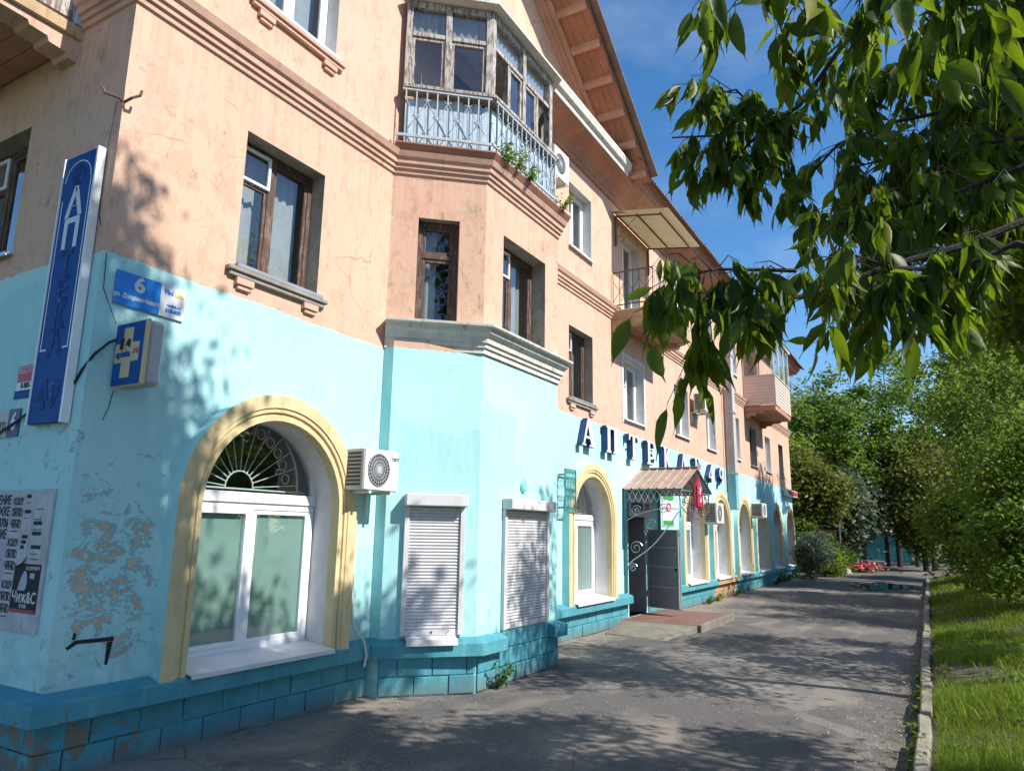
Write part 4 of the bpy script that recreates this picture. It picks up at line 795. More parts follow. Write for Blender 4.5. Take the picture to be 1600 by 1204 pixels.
MB().pbox(LEF, -1.12, -.93, .004, .014, 2.67, 2.92).build('number_panel', M['navy'], T); MB().pbox(LEF, -1.9, -1.122, .004, .0138, 2.67, 2.92).build('name_panel', M['greyplastic'], T)
text('house_number', '6', .22, LEF, -1.02, 2.80, .016, M['platewhite'], T, bold=.006, sx=.8); text('street_lettering', '\u0414\u0437\u0435\u0440\u0436\u0438\u043d\u0441\u043a\u043e\u0433\u043e', .13, LEF, -1.5, 2.78, .016, M['ink'], T, sx=.75)

# notice board plastered with bills
T = thing('notice_board', 'notice board on the end wall covered with torn bills and a black concert poster', 'notice board', LEF.P(-.7, 0, 1.07))
MB().pbox(LEF, -1.75, -.19, .004, .022, 1.07, 2.2).build('backing', M['paper'], T)
def bill(u0, u1, z0, z1, m, w=.024): return MB().pbox(LEF, u0, u1, .0225, w, z0, z1).build('bill', m, T)
KO, PI_, CHI = '\u041a\u041e\u0428\u0423', '\u041f\u0418\u041b\u042e', '\u0427\u0418\u041d\u042e'
lav = plain('lavender_paper', (.40, .40, .50), .85, var=.08)
for k in range(3):
    bl = bill(-.80, -.625, 2.16 - .34 * (k + 1), 2.155 - .34 * k, M['paper'])
    for j, s in enumerate((KO, PI_, CHI)):
        z = 2.155 - .34 * k - .055 - j * .095; text('lettering', s, .085, LEF, -.712, z, .025, M['ink'], bl, bold=.002, sx=.62)
        MB().pbox(LEF, -.78, -.65, .0242, .0252, z - .058, z - .05).build('print_line', M['ink'], bl)
bl = bill(-1.2, -.81, 1.78, 2.17, lav)
for j, s in enumerate(('\u041b\u0415\u0427\u0415\u041d\u0418\u0415', '\u0416\u041a\u0415', '648706', '\u041b\u0415\u0427\u0415\u041d\u0418\u0415')): text('lettering', s, .105, LEF, -.83, 2.11 - j * .095, .025, M['ink'], bl, bold=.003, sx=.75, align='RIGHT')
bl = bill(-1.15, -.815, 1.42, 1.765, lav)
fg = MB(); fc = -.93
for pts in ([(fc - .012, 1.63), (fc + .012, 1.63), (fc + .012, 1.66), (fc - .012, 1.66)], [(fc - .02, 1.56), (fc + .02, 1.56), (fc + .022, 1.625), (fc - .022, 1.625)], [(fc - .02, 1.558), (fc, 1.558), (fc - .03, 1.44), (fc - .045, 1.44)], [(fc + .001, 1.558), (fc + .02, 1.558), (fc + .045, 1.44), (fc + .03, 1.44)], [(fc + .023, 1.60), (fc + .08, 1.615), (fc + .08, 1.625), (fc + .023, 1.62)], [(fc - .08, 1.61), (fc - .023, 1.60), (fc - .023, 1.62), (fc - .08, 1.62)]): fg.prism(LEF, pts, .0243, .0256)
fg.build('printed_figure', M['red'], bl)
bl = bill(-1.15, -.82, 1.10, 1.41, M['ink']); MB().pbox(LEF, -1.0, -.86, .0243, .0252, 1.14, 1.28).build('print_patch', M['paper'], bl)
for u0, u1, z0, z1 in ((-.61, -.46, 1.86, 2.17), (-.45, -.27, 1.78, 2.12), (-.44, -.25, 1.60, 1.76), (-.6, -.47, 1.66, 1.84)):
    bl = bill(u0, u1, z0, z1, M['paper'], .0235 + .002 * random.random()); z = z1 - .04
    while z > z0 + .03:
        if random.random() < .75: MB().pbox(LEF, u0 + .02, u1 - .02 - .04 * random.random(), .024, .0262, z, z + (.03 if random.random() < .35 else .006)).build('print_line', M['ink'], bl)
        z -= .042
cu = MB().add([LEF.P(-.6, .026, 1.66), LEF.P(-.46, .026, 1.66), LEF.P(-.47, .06, 1.60), LEF.P(-.6, .03, 1.58)], [(0, 1, 2, 3)]).build('torn_flap', M['paper'], T)
bl = bill(-.615, -.225, 1.22, 1.60, M['ink'], .0265)
text('lettering', '25 \u0421\u0415\u041d\u0422\u042f\u0411\u0420\u042f', .038, LEF, -.34, 1.565, .0275, M['platewhite'], bl, sx=.8)
text('lettering', '\u0427\u0438\u0436&C', .125, LEF, -.42, 1.335, .0275, M['platewhite'], bl, sx=.85, bold=.001); text('lettering', '\u0410\u0420\u0425\u0418\u0412', .04, LEF, -.42, 1.268, .0275, M['platewhite'], bl, sx=.8)
sg = MB(); sg.prism(LEF, [(-.53, 1.39), (-.42, 1.39), (-.40, 1.44), (-.41, 1.50), (-.43, 1.54), (-.455, 1.545), (-.48, 1.52), (-.51, 1.46)], .027, .0278); sg.prism(LEF, [(-.37, 1.49), (-.30, 1.485), (-.30, 1.53), (-.365, 1.53)], .027, .0278); sg.build('printed_figure', lav, bl)
MB().pbox(LEF, -.61, -.24, .0267, .0275, 1.225, 1.245).build('red_strip', M['red'], bl)
gf = MB(); pz = .003
for pts in ([(3.43, .95), (3.50, .99), (3.80, .98), (3.80, 1.015), (3.48, 1.02), (3.41, .97)], [(3.745, .978), (3.795, .978), (3.77, .80), (3.745, .80)], [(3.455, 1.025), (3.48, 1.025), (3.485, 1.07), (3.46, 1.08)]): gf.prism(FAC, pts, .001, .003)
gf.build('graffiti_mark', M['ink'], B)

# ---------------------------------------------------------------- grille beside the second arch
T = thing('window_grille', 'small green wrought iron grille fixed left of the second arch', 'grille', (12.02, -.15, 2.28))
q = MB(); frame(q, Pl((0, -.15), (1, 0)), 12.02, 12.5, 2.28, 3.08, .022, -.01, .01); q.build('grille_frame', M['teal'], T)
for k in range(7):
    for sgn in (-1, 1):
        u = 12.03 + k * .065; pts = [(u + .035 * math.sin(t * .9 * sgn), -.15, 2.3 + t * .095) for t in range(9)]; MB().tube(pts, .007, 4).build('grille_bar', M['teal'], T)
for k in range(4): MB().tube([(12.1 + k * .1 + .045 * math.cos(a * .6), -.158, 2.68 + .045 * math.sin(a * .6)) for a in range(11)], .006, 4).build('grille_ring', M['teal'], T)
q = MB(); q.box(12.03, 12.06, -.14, 0, 2.35, 2.38); q.box(12.03, 12.06, -.14, 0, 2.95, 2.98); q.build('bracket', M['teal'], T)

# ---------------------------------------------------------------- duct and pipe
T = thing('square_duct', 'grey square ventilation duct climbing the facade, ending above ground beyond the letters', 'duct', (24.75, -.02, 2.8))
for z0, z1, m in ((2.75, 3.95, 'bl'), (3.97, 6.0, 'g'), (6.02, 8.0, 'g'), (8.02, 9.55, 'g')): MB().box(24.72, 25.08, -.30, -.02, z0, z1).build('duct_section', plain('turquoise_duct', (.20, .42, .46), .6) if m == 'bl' else plain('pale_grey_duct', (.46, .45, .44), .5), T, bevel=.006)
for z in (3.96, 6.01, 8.01): MB().box(24.7, 25.1, -.32, -.0, z - .03, z + .03).build('joint_collar', M['metal'], T)
tp = MB(); tp.tube([(24.45, -.08, 9.5), (24.45, -.08, 3.3)], .035, 8); tag(tp.build('thin_pipe', M['rust']), 'thin rusty pipe running down beside the grey duct', 'pipe')

# ---------------------------------------------------------------- entrance canopy
T = thing('entrance_canopy', 'gabled entrance canopy with rusty sheet roof and wrought iron scrolls over the grey door', 'canopy', (16.45, 0, 2.9))
xr, zr_, xl, zl, xe, yo = 16.45, 3.40, 15.22, 2.88, 17.66, -1.36
rustroof = plain('rusty_roof_sheet', (.34, .25, .20), .6, var=.2, scale=4, bump=.15, dirt=(.20, .09, .06))
for sx_, xa in ((-1, xl), (1, xe)):
    for k in range(7):
        ya = -k * (-yo / 7); yb = ya + yo / 7
        sec = [(ya, 0), (ya - .02, .022), (ya - .045, .022), (ya - .06, 0.0), (yb + .001, 0)]
        q = MB(); q.add([(x, y, z + o) for x, z in ((xr, zr_), (xa, zl)) for y, o in sec], [(i, i + 1, i + 6, i + 5) for i in range(4)])
        q.add([(x, y, z + o - .008) for x, z in ((xr, zr_), (xa, zl)) for y, o in sec], [(i, i + 5, i + 6, i + 1) for i in range(4)]); q.build('roof_sheet', rustroof, T, recalc=False)
q = MB(); q.tube([(xr, 0.0, zr_ + .015), (xr, yo, zr_ + .015)], .035, 6); q.build('ridge_cap', M['rust'], T)
q = MB()
for x, z in ((xl + .06, 2.86), (xe - .06, 2.86)): q.tube([(x, -.02, z), (x, yo + .05, z)], .022, 4)
for y in (-.03, yo + .06): q.tube([(xl + .06, y, 2.86), (xr, y, 3.36), (xe - .06, y, 2.86)], .022, 4); q.tube([(xl + .06, y, 2.86), (xe - .06, y, 2.86)], .018, 4)
q.build('canopy_frame', M['teal'], T)
for x in (xl + .08, xe - .08): MB().box(x - .025, x + .025, -.075, -.02, .66, 2.84).build('wall_post', M['teal'], T)
for x, y in ((xl + .08, yo + .08), (xe - .08, yo + .08), (xr - .35, yo + .06), (xr + .4, yo + .06)): MB().tube([(x, y, 2.86), (x, y, 2.28)], .014, 5).build('hanging_bar', M['rust'], T)
for k in range(9):
    y = -.08 - k * .14
    for s in (0, 1): MB().tube([(xl + .08, y - (0 if s else .13), 2.84), (xl + .08, y - (.13 if s else 0), 2.60)], .007, 4).build('lattice_bar', M['platewhite'], T)
def spiral(cx, cz, r, turns, a0, fn, flip=1):
    n = int(14 * turns); return [fn(cx + flip * r * (1 - .8 * i / n) * math.cos(a0 + i * 2 * math.pi * turns / n), cz + r * (1 - .8 * i / n) * math.sin(a0 + i * 2 * math.pi * turns / n)) for i in range(n + 1)]
lf = lambda u, z: (xl + .08, -u, z); ff = lambda u, z: (u, yo + .06, z)
br = MB(); br.tube([lf(.05 + 1.2 * t, 1.15 + 1.25 * t ** .7 - .25 * math.sin(t * 3.14)) for t in [k / 14 for k in range(15)]], .013, 5); br.tube([lf(.05 + 1.2 * t, 2.2 + .25 * t + .1 * math.sin(t * 3.14)) for t in [k / 10 for k in range(11)]], .011, 5)
for cx, cz, r in ((.28, 1.62, .15), (.62, 2.12, .13), (.92, 2.45, .12), (.3, 2.42, .12), (.2, 1.2, .1)): br.tube(spiral(cx, cz, r, 1.6, .3, lf), .009, 5)
br.build('scroll_bracket', M['metal'], T)
for s in (-1, 1):
    sc = MB()
    sc.tube([ff(xr + s * u, 2.26 + .24 * (u / 1.1) ** 2) for u in [k * .11 for k in range(11)]], .011, 5)
    for cx, cz, r in ((.28, 2.44, .14), (.62, 2.52, .15), (.95, 2.62, .12), (.78, 2.76, .09), (.45, 2.72, .10)): sc.tube(spiral(xr + s * cx, cz, r, 1.7, 1.0, ff, s), .009, 5)
    sc.tube([ff(xr + s * u, 2.62 + .03 * math.sin(u * 6)) for u in [k * .11 for k in range(11)]], .008, 4)
    sc.build('front_scroll', M['rust'], T)
PS = Pl((0, yo + .02), (1, 0))
MB().prism(PS, [(xr - .36, 2.52), (xr + .36, 2.52), (xr + .36, 2.95), (xr, 3.27), (xr - .36, 2.95)], 0, .02).build('emblem_board', plain('dark_red_board', (.20, .012, .03), .5), T)
MB().prism(PS, [(xr - .19, 2.54), (xr + .19, 2.54), (xr + .19, 3.0), (xr, 3.18), (xr - .19, 3.0)], .02, .05).build('emblem_panel', plain('bright_red_panel', (.42, .03, .07), .4), T)
em = MB(); em.tube([PS.P(xr + .09 * math.cos(a), .055, 2.98 + .055 * math.sin(a)) for a in [math.pi + k * math.pi / 8 for k in range(9)]], .016, 5); em.tube([PS.P(xr, .055, 2.93), PS.P(xr, .055, 2.66)], .012, 5); em.tube([PS.P(xr - .07, .055, 2.64), PS.P(xr + .07, .055, 2.64)], .014, 5)
em.tube([PS.P(xr + .06 * math.sin(t * 1.1), .065, 2.66 + t * .04) for t in range(11)], .012, 5); em.build('snake_and_bowl_emblem', M['platewhite'], T)
T2 = thing('shop_name_board', 'pale board above the grey door lettered apteka.ru in blue and red', 'sign', (15.6, -.02, 2.3))
MB().pbox(FAC, 15.58, 16.95, .008, .03, 2.3, 2.84).build('board', M['platewhite'], T2); text('lettering', 'apteka', .30, FAC, 16.08, 2.56, .032, M['blue'], T2, bold=.012, sx=.95); text('lettering', '.ru', .30, FAC, 16.72, 2.56, .032, M['red'], T2, bold=.012, sx=.95)
T2 = thing('poster', 'white and green poster on the wall right of the door, under the canopy', 'poster', (17.9, -.02, 2.1))
MB().pbox(FAC, 17.9, 18.85, .004, .02, 2.12, 3.02).build('sheet', M['platewhite'], T2); MB().pbox(FAC, 17.95, 18.8, .02, .022, 2.78, 2.98).build('green_band', M['greenp'], T2); MB().pbox(FAC, 17.95, 18.8, .02, .022, 2.14, 2.26).build('green_band', M['greenp'], T2)
q = MB(); q.tube([FAC.P(18.4 + .16 * math.cos(a * .5), .022, 2.6 + .1 * math.sin(a * .5)) for a in range(13)], .02, 4); q.build('red_ring', M['red'], T2)
# step and ramp before the door
T = thing('entrance_platform', 'low worn red platform with concrete edge before the door', 'step', (16.4, -.8, 0))
MB().box(15.0, 17.7, -1.66, -.035, -.05, .135).build('platform_slab', M['redtile'], T, bevel=.01); MB().box(15.0, 17.75, -1.74, -1.662, -.05, .15).build('edge_beam', M['ramp'], T, bevel=.012)
RM = MB().add([(13.7, -.2, .012), (14.98, -.04, .13), (14.98, -1.66, .13), (13.45, -1.5, .012), (13.7, -.2, -.1), (14.98, -.04, -.1), (14.98, -1.66, -.1), (13.45, -1.5, -.1)], [(0, 1, 2, 3), (7, 6, 5, 4), (0, 4, 5, 1), (1, 5, 6, 2), (2, 6, 7, 3), (3, 7, 4, 0)]).build('concrete_ramp', M['ramp'], None, bevel=.01)
tag(RM, 'cracked grey concrete ramp sloping up to the red platform', 'ramp')
T = thing('shop_sign', 'red and white strip sign near the far end of the facade', 'sign', (35.0, 0, 3.7))
MB().pbox(FAC, 34.9, 37.4, .05, .26, 3.72, 4.02).build('sign_box', M['platewhite'], T, bevel=.01); MB().pbox(FAC, 35.0, 37.3, .26, .265, 3.77, 3.97).build('red_panel', M['red'], T)
for k in range(2): 
    w_ = MB().tube([(31.0, -1.2, 8.0 + .15 * k), (36, -1.0, 8.5 + .2 * k), (45, -.4, 9.6 + .4 * k), (60, 2, 11 + k)], .012, 4)
    tag(w_.build('overhead_wire', M['black']), ['lower', 'upper'][k] + ' of two thin wires leaving the boarded balcony towards the trees', 'wire', 'overhead wires')

# ---------------------------------------------------------------- ground, path, kerb, lawn
def groundmat():
    m, n, b = newmat('asphalt'); v = n.co(); x, y, z = n.sep(v)
    k = n.noise(v, .8, 6, .7); f = n.noise(v, 48, 4, .85); g = n.noise(v, 6, 6, .65)
    c = n.mix(n.ramp(k, .35, .65), (.135, .122, .115), (.185, .166, .152)); c = n.mix(n.math('MULTIPLY', n.ramp(f, .52, .60), .8), c, (.25, .225, .21)); c = n.mix(n.math('MULTIPLY', n.ramp(f, .46, .38), .8), c, (.04, .039, .042))
    pv_ = n('TexVoronoi', 'Color', Vector=n.mix(.12, v, n('TexNoise', 'Color', Vector=v, Scale=2.5, Detail=5)), Scale=.42); pr_ = n.sep(pv_)[0]
    c = n.mix(n.math('MULTIPLY', n.math('GREATER_THAN', pr_, .72), .45), c, (.07, .066, .066)); c = n.mix(n.math('MULTIPLY', n.math('LESS_THAN', pr_, .2), .4), c, (.22, .20, .18))
    oil = n.noise(v, 1.7, 4, .5); c = n.mix(n.math('MULTIPLY', n.ramp(oil, .66, .74), .6), c, (.05, .047, .046))
    # sandy dust drifted to both edges
    e1 = n.mr(n.math('ADD', y, n.math('MULTIPLY', g, .9)), -.45, .15); e2 = n.mr(n.math('ADD', y, n.math('MULTIPLY', g, 1.1)), -5.1, -4.75, 1.0, 0.0)
    d2 = n.math('MULTIPLY', n.ramp(n.noise(n.co((.5, 1, 1)), 1.1, 6, .6, .5), .5, .66), .6)
    c = n.mix(n.math('MAXIMUM', n.math('MULTIPLY', e1, .8), d2), c, n.mix(g, (.22, .185, .15), (.30, .25, .205))); c = n.mix(n.math('MULTIPLY', e2, .9), c, n.mix(n.ramp(g, .4, .6), (.06, .045, .032), (.13, .10, .07)))
    vo = n('TexVoronoi', 'Distance', Vector=n.mix(.25, v, n('TexNoise', 'Color', Vector=v, Scale=1.2, Detail=7)), Scale=.5, feature='DISTANCE_TO_EDGE')
    ck = n.math('MULTIPLY', n.ramp(vo, .001, .004, (1, 1, 1), (0, 0, 0)), n.ramp(k, .45, .55)); c = n.mix(n.math('MULTIPLY', ck, .7), c, (.03, .03, .03))
    n.l.new(c, b.inputs['Base Color']); b.inputs['Roughness'].default_value = .88
    h = n.math('ADD', n.math('MULTIPLY', f, .5), n.math('SUBTRACT', n.math('MULTIPLY', g, .8), n.math('MULTIPLY', ck, .6))); n.l.new(n.bump(h, .6, .012), b.inputs['Normal']); return m
M['asphalt'] = groundmat()
def soilmat():
    m, n, b = newmat('lawn_soil'); v = n.co(); k = n.noise(v, 1.3, 6, .65); f = n.noise(v, 18, 6, .7)
    c = n.mix(n.ramp(k, .42, .6), (.085, .062, .040), (.055, .065, .025)); c = n.mix(n.math('MULTIPLY', n.ramp(f, .5, .7), .5), c, (.13, .10, .06)); n.l.new(c, b.inputs['Base Color']); b.inputs['Roughness'].default_value = .95
    n.l.new(n.bump(f, .8, .03), b.inputs['Normal']); return m
M['soil'] = soilmat(); M['meadow'] = plain('rough_meadow', (.045, .07, .02), .95, var=.3, scale=.6)
def ky(x): return -5.735 + .0105 * (x - 6.9)          # kerb centre line
def hp(x, y): return .03 * math.sin(x * .9 + y * .7) * .5 + .02 * math.sin(x * .31 - y * 1.3)
# earth sheet to the horizon
MB().quad((-600, -600, -.25), (900, -600, -.25), (900, 600, -.25), (-600, 600, -.25)).build('ground', M['meadow'], None, recalc=False)['kind'] = 'structure'
V = []; F = []; xs = [-9 + .5 * i for i in range(93)]
ys = lambda x: [ky(x) + .03 + (0.35 - ky(x)) * j / 14 for j in range(15)]
for i, x in enumerate(xs):
    for j, y in enumerate(ys(x)):
        bump_ = .05 * max(0, 1 - abs(x - 3.4) / 1.6) * max(0, 1 + y / 1.5) if y > -1.5 else 0
        V.append((x, y, .008 * math.sin(x * 1.7 + y * 2.1) + .006 * math.sin(3.1 * x - y * 1.3) - (.02 * max(0, 1 - abs(y - ky(x)) / .6)) + bump_))
for i in range(len(xs) - 1):
    for j in range(14): F.append((i * 15 + j, (i + 1) * 15 + j, (i + 1) * 15 + j + 1, i * 15 + j + 1))
link('path', npmesh('path', V, F, M['asphalt'], True))['kind'] = 'structure'
pth = MB().add([(37.4, -5.38, .0), (40, -9, .0), (46, -30, 0), (60, -30, 0), (57, -9, 0), (64, -4, 0), (72, 0, 0.1), (66, 3, 0.05), (48, 1.5, 0), (37.4, .35, 0)], [tuple(range(10))]).build('road', M['asphalt'], None); pth['kind'] = 'structure'
# lawn bank
xs = [-8 + .4 * i for i in range(120)]; yo_ = [0, -.1, -.3, -.6, -1, -1.5, -2.1, -3, -4.2, -6, -9, -14, -22]; V = []; F = []
def lz(x, d): return .07 + .10 * min(1, d / .8) + .12 * d * (1 if d < 3.5 else 3.5 / d) + .035 * math.sin(1.3 * x + 2 * d) * min(1, d) + .02 * math.sin(3.7 * x - 1.9 * d) * min(1, d * 2)
for x in xs:
    for d in yo_: V.append((x, ky(x) - .05 + d, lz(x, -d)))
nn = len(yo_)
for i in range(len(xs) - 1):
    for j in range(nn - 1): F.append((i * nn + j, i * nn + j + 1, (i + 1) * nn + j + 1, (i + 1) * nn + j))
link('lawn', npmesh('lawn', V, F, M['soil'], True))['kind'] = 'structure'
M['kerb'] = plain('weathered_kerb_concrete', (.23, .205, .165), .92, var=.3, scale=2.2, bump=.6, dirt=(.11, .10, .075))
KB = MB().box(1.0, 38.0, -5.66, -5.6, -.3, -.2).build('kerb', M['concrete'], None); KB['kind'] = 'structure'
for k in range(37):
    x = 1.2 + k * 1.0; rn = random.Random(k); y = ky(x) + rn.uniform(-.024, .024); z = .14 + rn.uniform(-.025, .02); y2 = ky(x + 1) + rn.uniform(-.022, .022)
    mb = MB(); mb.add([(x + .006, y - .065, -.15), (x + .994, y2 - .065, -.15), (x + .994, y2 + .065, -.15), (x + .006, y + .065, -.15), (x + .006, y - .06, z), (x + .994, y2 - .06, z + rn.uniform(-.025, .02)), (x + .994, y2 + .055, z), (x + .006, y + .055, z)], [(3, 2, 1, 0), (4, 5, 6, 7), (0, 1, 5, 4), (1, 2, 6, 5), (2, 3, 7, 6), (3, 0, 4, 7)])
    mb.build('kerb_stone', M['kerb'], KB, bevel=.016)
wm, wn_, wb = newmat('puddle_water'); wb.inputs['Base Color'].default_value = (.02, .02, .022, 1); wb.inputs['Roughness'].default_value = .04
pv = [(33.5 + 2.6 * math.cos(a) * (1 + .2 * math.sin(3 * a)), -3.9 + 1.0 * math.sin(a) * (1 + .25 * math.cos(4 * a)), .022) for a in [k * math.pi / 14 for k in range(28)]]
pu = MB().add(pv, [tuple(range(28))]).build('puddle', wm, None, recalc=False); pu['kind'] = 'structure'

# pebbles and grit on the path edge
def pebbles(n, seed):
    r = np.random.default_rng(seed); x = 3 + 14 * r.random(n) ** 1.3; side = r.random(n); y = np.where(side < .45, -.1 - np.abs(r.normal(0, .35, n)), np.where(side < .8, -5.62 + np.abs(r.normal(0, .3, n)), -5.4 * r.random(n)))
    s = .004 + .010 * r.random(n) ** 3; T = np.array([(1, 0, 0), (-.5, .87, 0), (-.5, -.87, 0), (.1, 0, .8)]); rot_ = r.random(n) * 6.28
    P = np.stack([x, y, np.full(n, .012)], 1); ca, sa = np.cos(rot_), np.sin(rot_)
    V = np.stack([P + s[:, None] * np.stack([ca * t[0] - sa * t[1], sa * t[0] + ca * t[1], np.full(n, t[2])], 1) for t in T], 1).reshape(-1, 3)
    F = (np.arange(n)[:, None, None] * 4 + np.array([[0, 1, 3], [1, 2, 3], [2, 0, 3]])[None]).reshape(-1, 3); return V, F
V, F = pebbles(3800, 3); tag(link('gravel', npmesh('gravel', V, F, M['concrete'])), 'loose grit and pebbles scattered along the path edges', 'gravel', kind='stuff')

# ---------------------------------------------------------------- plants
def leaves(P, s, r, droop=.45, ratio=.5, up=.6):
    n = len(P); th = r.random(n) * 6.283; d = np.stack([np.cos(th), np.sin(th), -droop + .45 * r.normal(size=n)], 1); d /= np.linalg.norm(d, axis=1)[:, None]
    nr = r.normal(size=(n, 3)) * .7; nr[:, 2] += up; sd = np.cross(d, nr); sd /= np.linalg.norm(sd, axis=1)[:, None] + 1e-6; nu = np.cross(sd, d)
    sz = (s * (.6 + .8 * r.random(n)))[:, None]
    V = np.stack([P, P + d * .42 * sz + sd * ratio * .5 * sz + nu * .08 * sz, P + d * sz - nu * .06 * sz, P + d * .42 * sz - sd * ratio * .5 * sz + nu * .08 * sz], 1).reshape(-1, 3)
    F = (np.arange(n)[:, None, None] * 4 + np.array([[0, 1, 2], [0, 2, 3]])[None]).reshape(-1, 3); return V, F
def clumps(c, rad, k, r, rc, shell=.45):
    d = r.normal(size=(k, 3)); d /= np.linalg.norm(d, axis=1)[:, None]; q = r.random(k) ** shell
    return np.array(c) + d * q[:, None] * np.array(rad), rc * (.6 + .7 * r.random(k))
def cloud(cs, rs, n, r, flat=.7):
    i = r.integers(0, len(cs), n); o = r.normal(size=(n, 3)) * .5; o[:, 2] *= flat; return cs[i] + o * rs[i][:, None]
LM = {}
LM['mid'] = leafmat('mid_green_leaves', (.04, .08, .010), (.13, .195, .026), .45); LM['dark'] = leafmat('dark_green_leaves', (.020, .045, .010), (.065, .11, .022), .4)
LM['lime'] = leafmat('lime_leaves', (.06, .105, .012), (.17, .22, .025), .45); LM['olive'] = leafmat('olive_brown_leaves', (.05, .085, .014), (.14, .145, .025)); LM['weed'] = leafmat('fresh_weed_leaves', (.07, .12, .01), (.15, .21, .015), .4, .7); LM['grey'] = leafmat('silver_green_leaves', (.06, .095, .06), (.14, .18, .12), .2)
LM['cherry'] = leafmat('bird_cherry_leaves', (.028, .050, .007), (.070, .115, .012), .46, .42, (.28, .42, .014)); LM['grass'] = leafmat('grass_blades', (.06, .11, .010), (.17, .23, .025), .45, .5)
def tree(name, label, base, cr, n, ls, mat, r0=.16, k=40, rc=.75, seed=1, group='trees along the path', trunk_top=None, limbs=9, shell=.45, ratio=.5, trunk=True, droop=.45):
    r = np.random.default_rng(seed); T = thing(name, label, 'tree' if 'tree' in name else 'bush', base, group); bx, by, bz = base; cs = []; rs = []
    for c, rad, w in cr:
        a, q = clumps(c, rad, max(4, int(k * w)), r, rc, shell); cs.append(a); rs.append(q)
    cs = np.concatenate(cs); rs = np.concatenate(rs)
    V, F = leaves(cloud(cs, rs, n, r), ls, r, droop, ratio); link('crown', npmesh('crown', V, F, LM[mat]), T)
    if trunk:
        tb = MB(); c0 = np.array(cr[0][0]); tt = trunk_top or c0[2]; mid = Vector((bx + .3 * (c0[0] - bx), by + .3 * (c0[1] - by), tt * .45)); top = Vector((c0[0], c0[1], tt))
        tb.tube([(bx, by, bz - .2), (bx + .02, by, bz + .25), mid, (mid + top) / 2 + Vector((.08, .05, 0)), top], r0, 8, r1=r0 * .35)
        for j in range(limbs):
            e = Vector(cs[r.integers(0, len(cs))]); f = .35 + .55 * r.random(); s = mid.lerp(top, f) if f > .4 else Vector((bx, by, bz)).lerp(mid, f + .5); h = (s + e) / 2 + Vector((0, 0, -.1 - .1 * (e - s).length)); tb.tube([s, h, e], r0 * .38, 5, r1=r0 * .08)
        tb.build('trunk', M['bark'], T)
    return T

# foreground bird cherry, rooted on the lawn right of the camera, reaching over the path
BR = {
 'A': [ (1.956, -6.235, 2.648), (1.884, -6.100, 2.585), (1.797, -5.955, 2.534), (1.754, -5.834, 2.486), (1.700, -5.757, 2.458), (1.627, -5.644, 2.459), (1.556, -5.553, 2.439) ],
 'A2': [ (2.182, -6.249, 2.703), (2.100, -6.130, 2.662), (2.017, -6.013, 2.605), (1.931, -5.926, 2.535) ],
 'B': [ (1.982, -6.062, 3.443), (2.020, -5.963, 3.392), (2.079, -5.868, 3.302), (2.135, -5.748, 3.196), (2.146, -5.631, 3.149), (2.116, -5.501, 3.155), (2.075, -5.369, 3.164) ],
 'B2': [ (2.135, -5.748, 3.196), (2.094, -5.660, 3.146), (1.983, -5.594, 3.209), (1.965, -5.504, 3.206) ],
 'B3': [ (2.146, -5.631, 3.149), (2.114, -5.577, 3.083), (2.130, -5.532, 3.037) ],
 'C': [ (1.533, -6.238, 3.016), (1.454, -6.106, 2.976), (1.393, -5.966, 2.978), (1.348, -5.797, 3.017), (1.302, -5.695, 3.048) ],
 'D': [ (2.638, -6.358, 3.303), (2.640, -6.184, 3.333), (2.641, -5.994, 3.342), (2.650, -5.807, 3.313), (2.596, -5.698, 3.177), (2.618, -5.636, 3.113) ],
 'E': [ (2.329, -6.305, 3.034), (2.337, -6.152, 3.049), (2.335, -6.020, 3.063), (2.335, -5.879, 3.057) ],
 'F': [ (2.090, -6.266, 2.842), (2.115, -6.126, 2.816), (2.122, -5.944, 2.805), (2.030, -5.836, 2.753) ],
 'G': [ (1.826, -6.199, 2.552), (1.844, -6.080, 2.515), (1.743, -5.957, 2.512), (1.727, -5.872, 2.556) ],
 'A3': [ (1.708, -5.764, 2.525), (1.600, -5.610, 2.520), (1.530, -5.540, 2.490) ],
 'H': [ (2.101, -5.961, 3.451), (2.157, -5.937, 3.370), (2.207, -5.942, 3.293), (2.312, -6.041, 3.313) ],
 'I': [ (2.743, -6.388, 3.521), (2.752, -6.205, 3.539), (2.729, -6.051, 3.590), (2.633, -5.909, 3.553) ],
}

def leafmesh(seed):
    r = random.Random(seed); n = 7; V = []; curl = r.uniform(-.05, .34); fold = r.uniform(.1, .55); tw = r.uniform(-.5, .5); wd = r.uniform(.125, .18); bend = r.uniform(-.2, .2)
    prof = [.0, .62, .95, 1.0, .84, .55, .13, .03]
    for i in range(n + 1):
        t = i / n; w = wd * prof[i]; x = t * (1 if i < n else 1.04); zc = -curl * t * t; a = tw * t; yc = bend * t * t
        for s in (-1, 0, 1):
            y = s * w * (1 + .10 * r.uniform(-1, 1)); z = abs(s) * w * fold + .012 * r.uniform(-1, 1); V.append((x, yc + y * math.cos(a) - z * math.sin(a), zc + y * math.sin(a) + z * math.cos(a)))
    F = []
    for i in range(n):
        for s in (0, 1): F.append((i * 3 + s, i * 3 + s + 1, (i + 1) * 3 + s + 1, (i + 1) * 3 + s))
    b0 = len(V); V += [(-.16, 0, .02), (-.16, .012, .02), (.02, .008, 0), (.02, -.008, 0)]; F.append((b0, b0 + 1, b0 + 2, b0 + 3))
    me = bpy.data.meshes.new('leaf'); me.from_pydata(V, [], F); me.materials.append(LM['cherry']); me.polygons.foreach_set('use_smooth', [True] * len(F)); return me, np.array(V), F
LEAVES = [leafmesh(i) for i in range(14)]
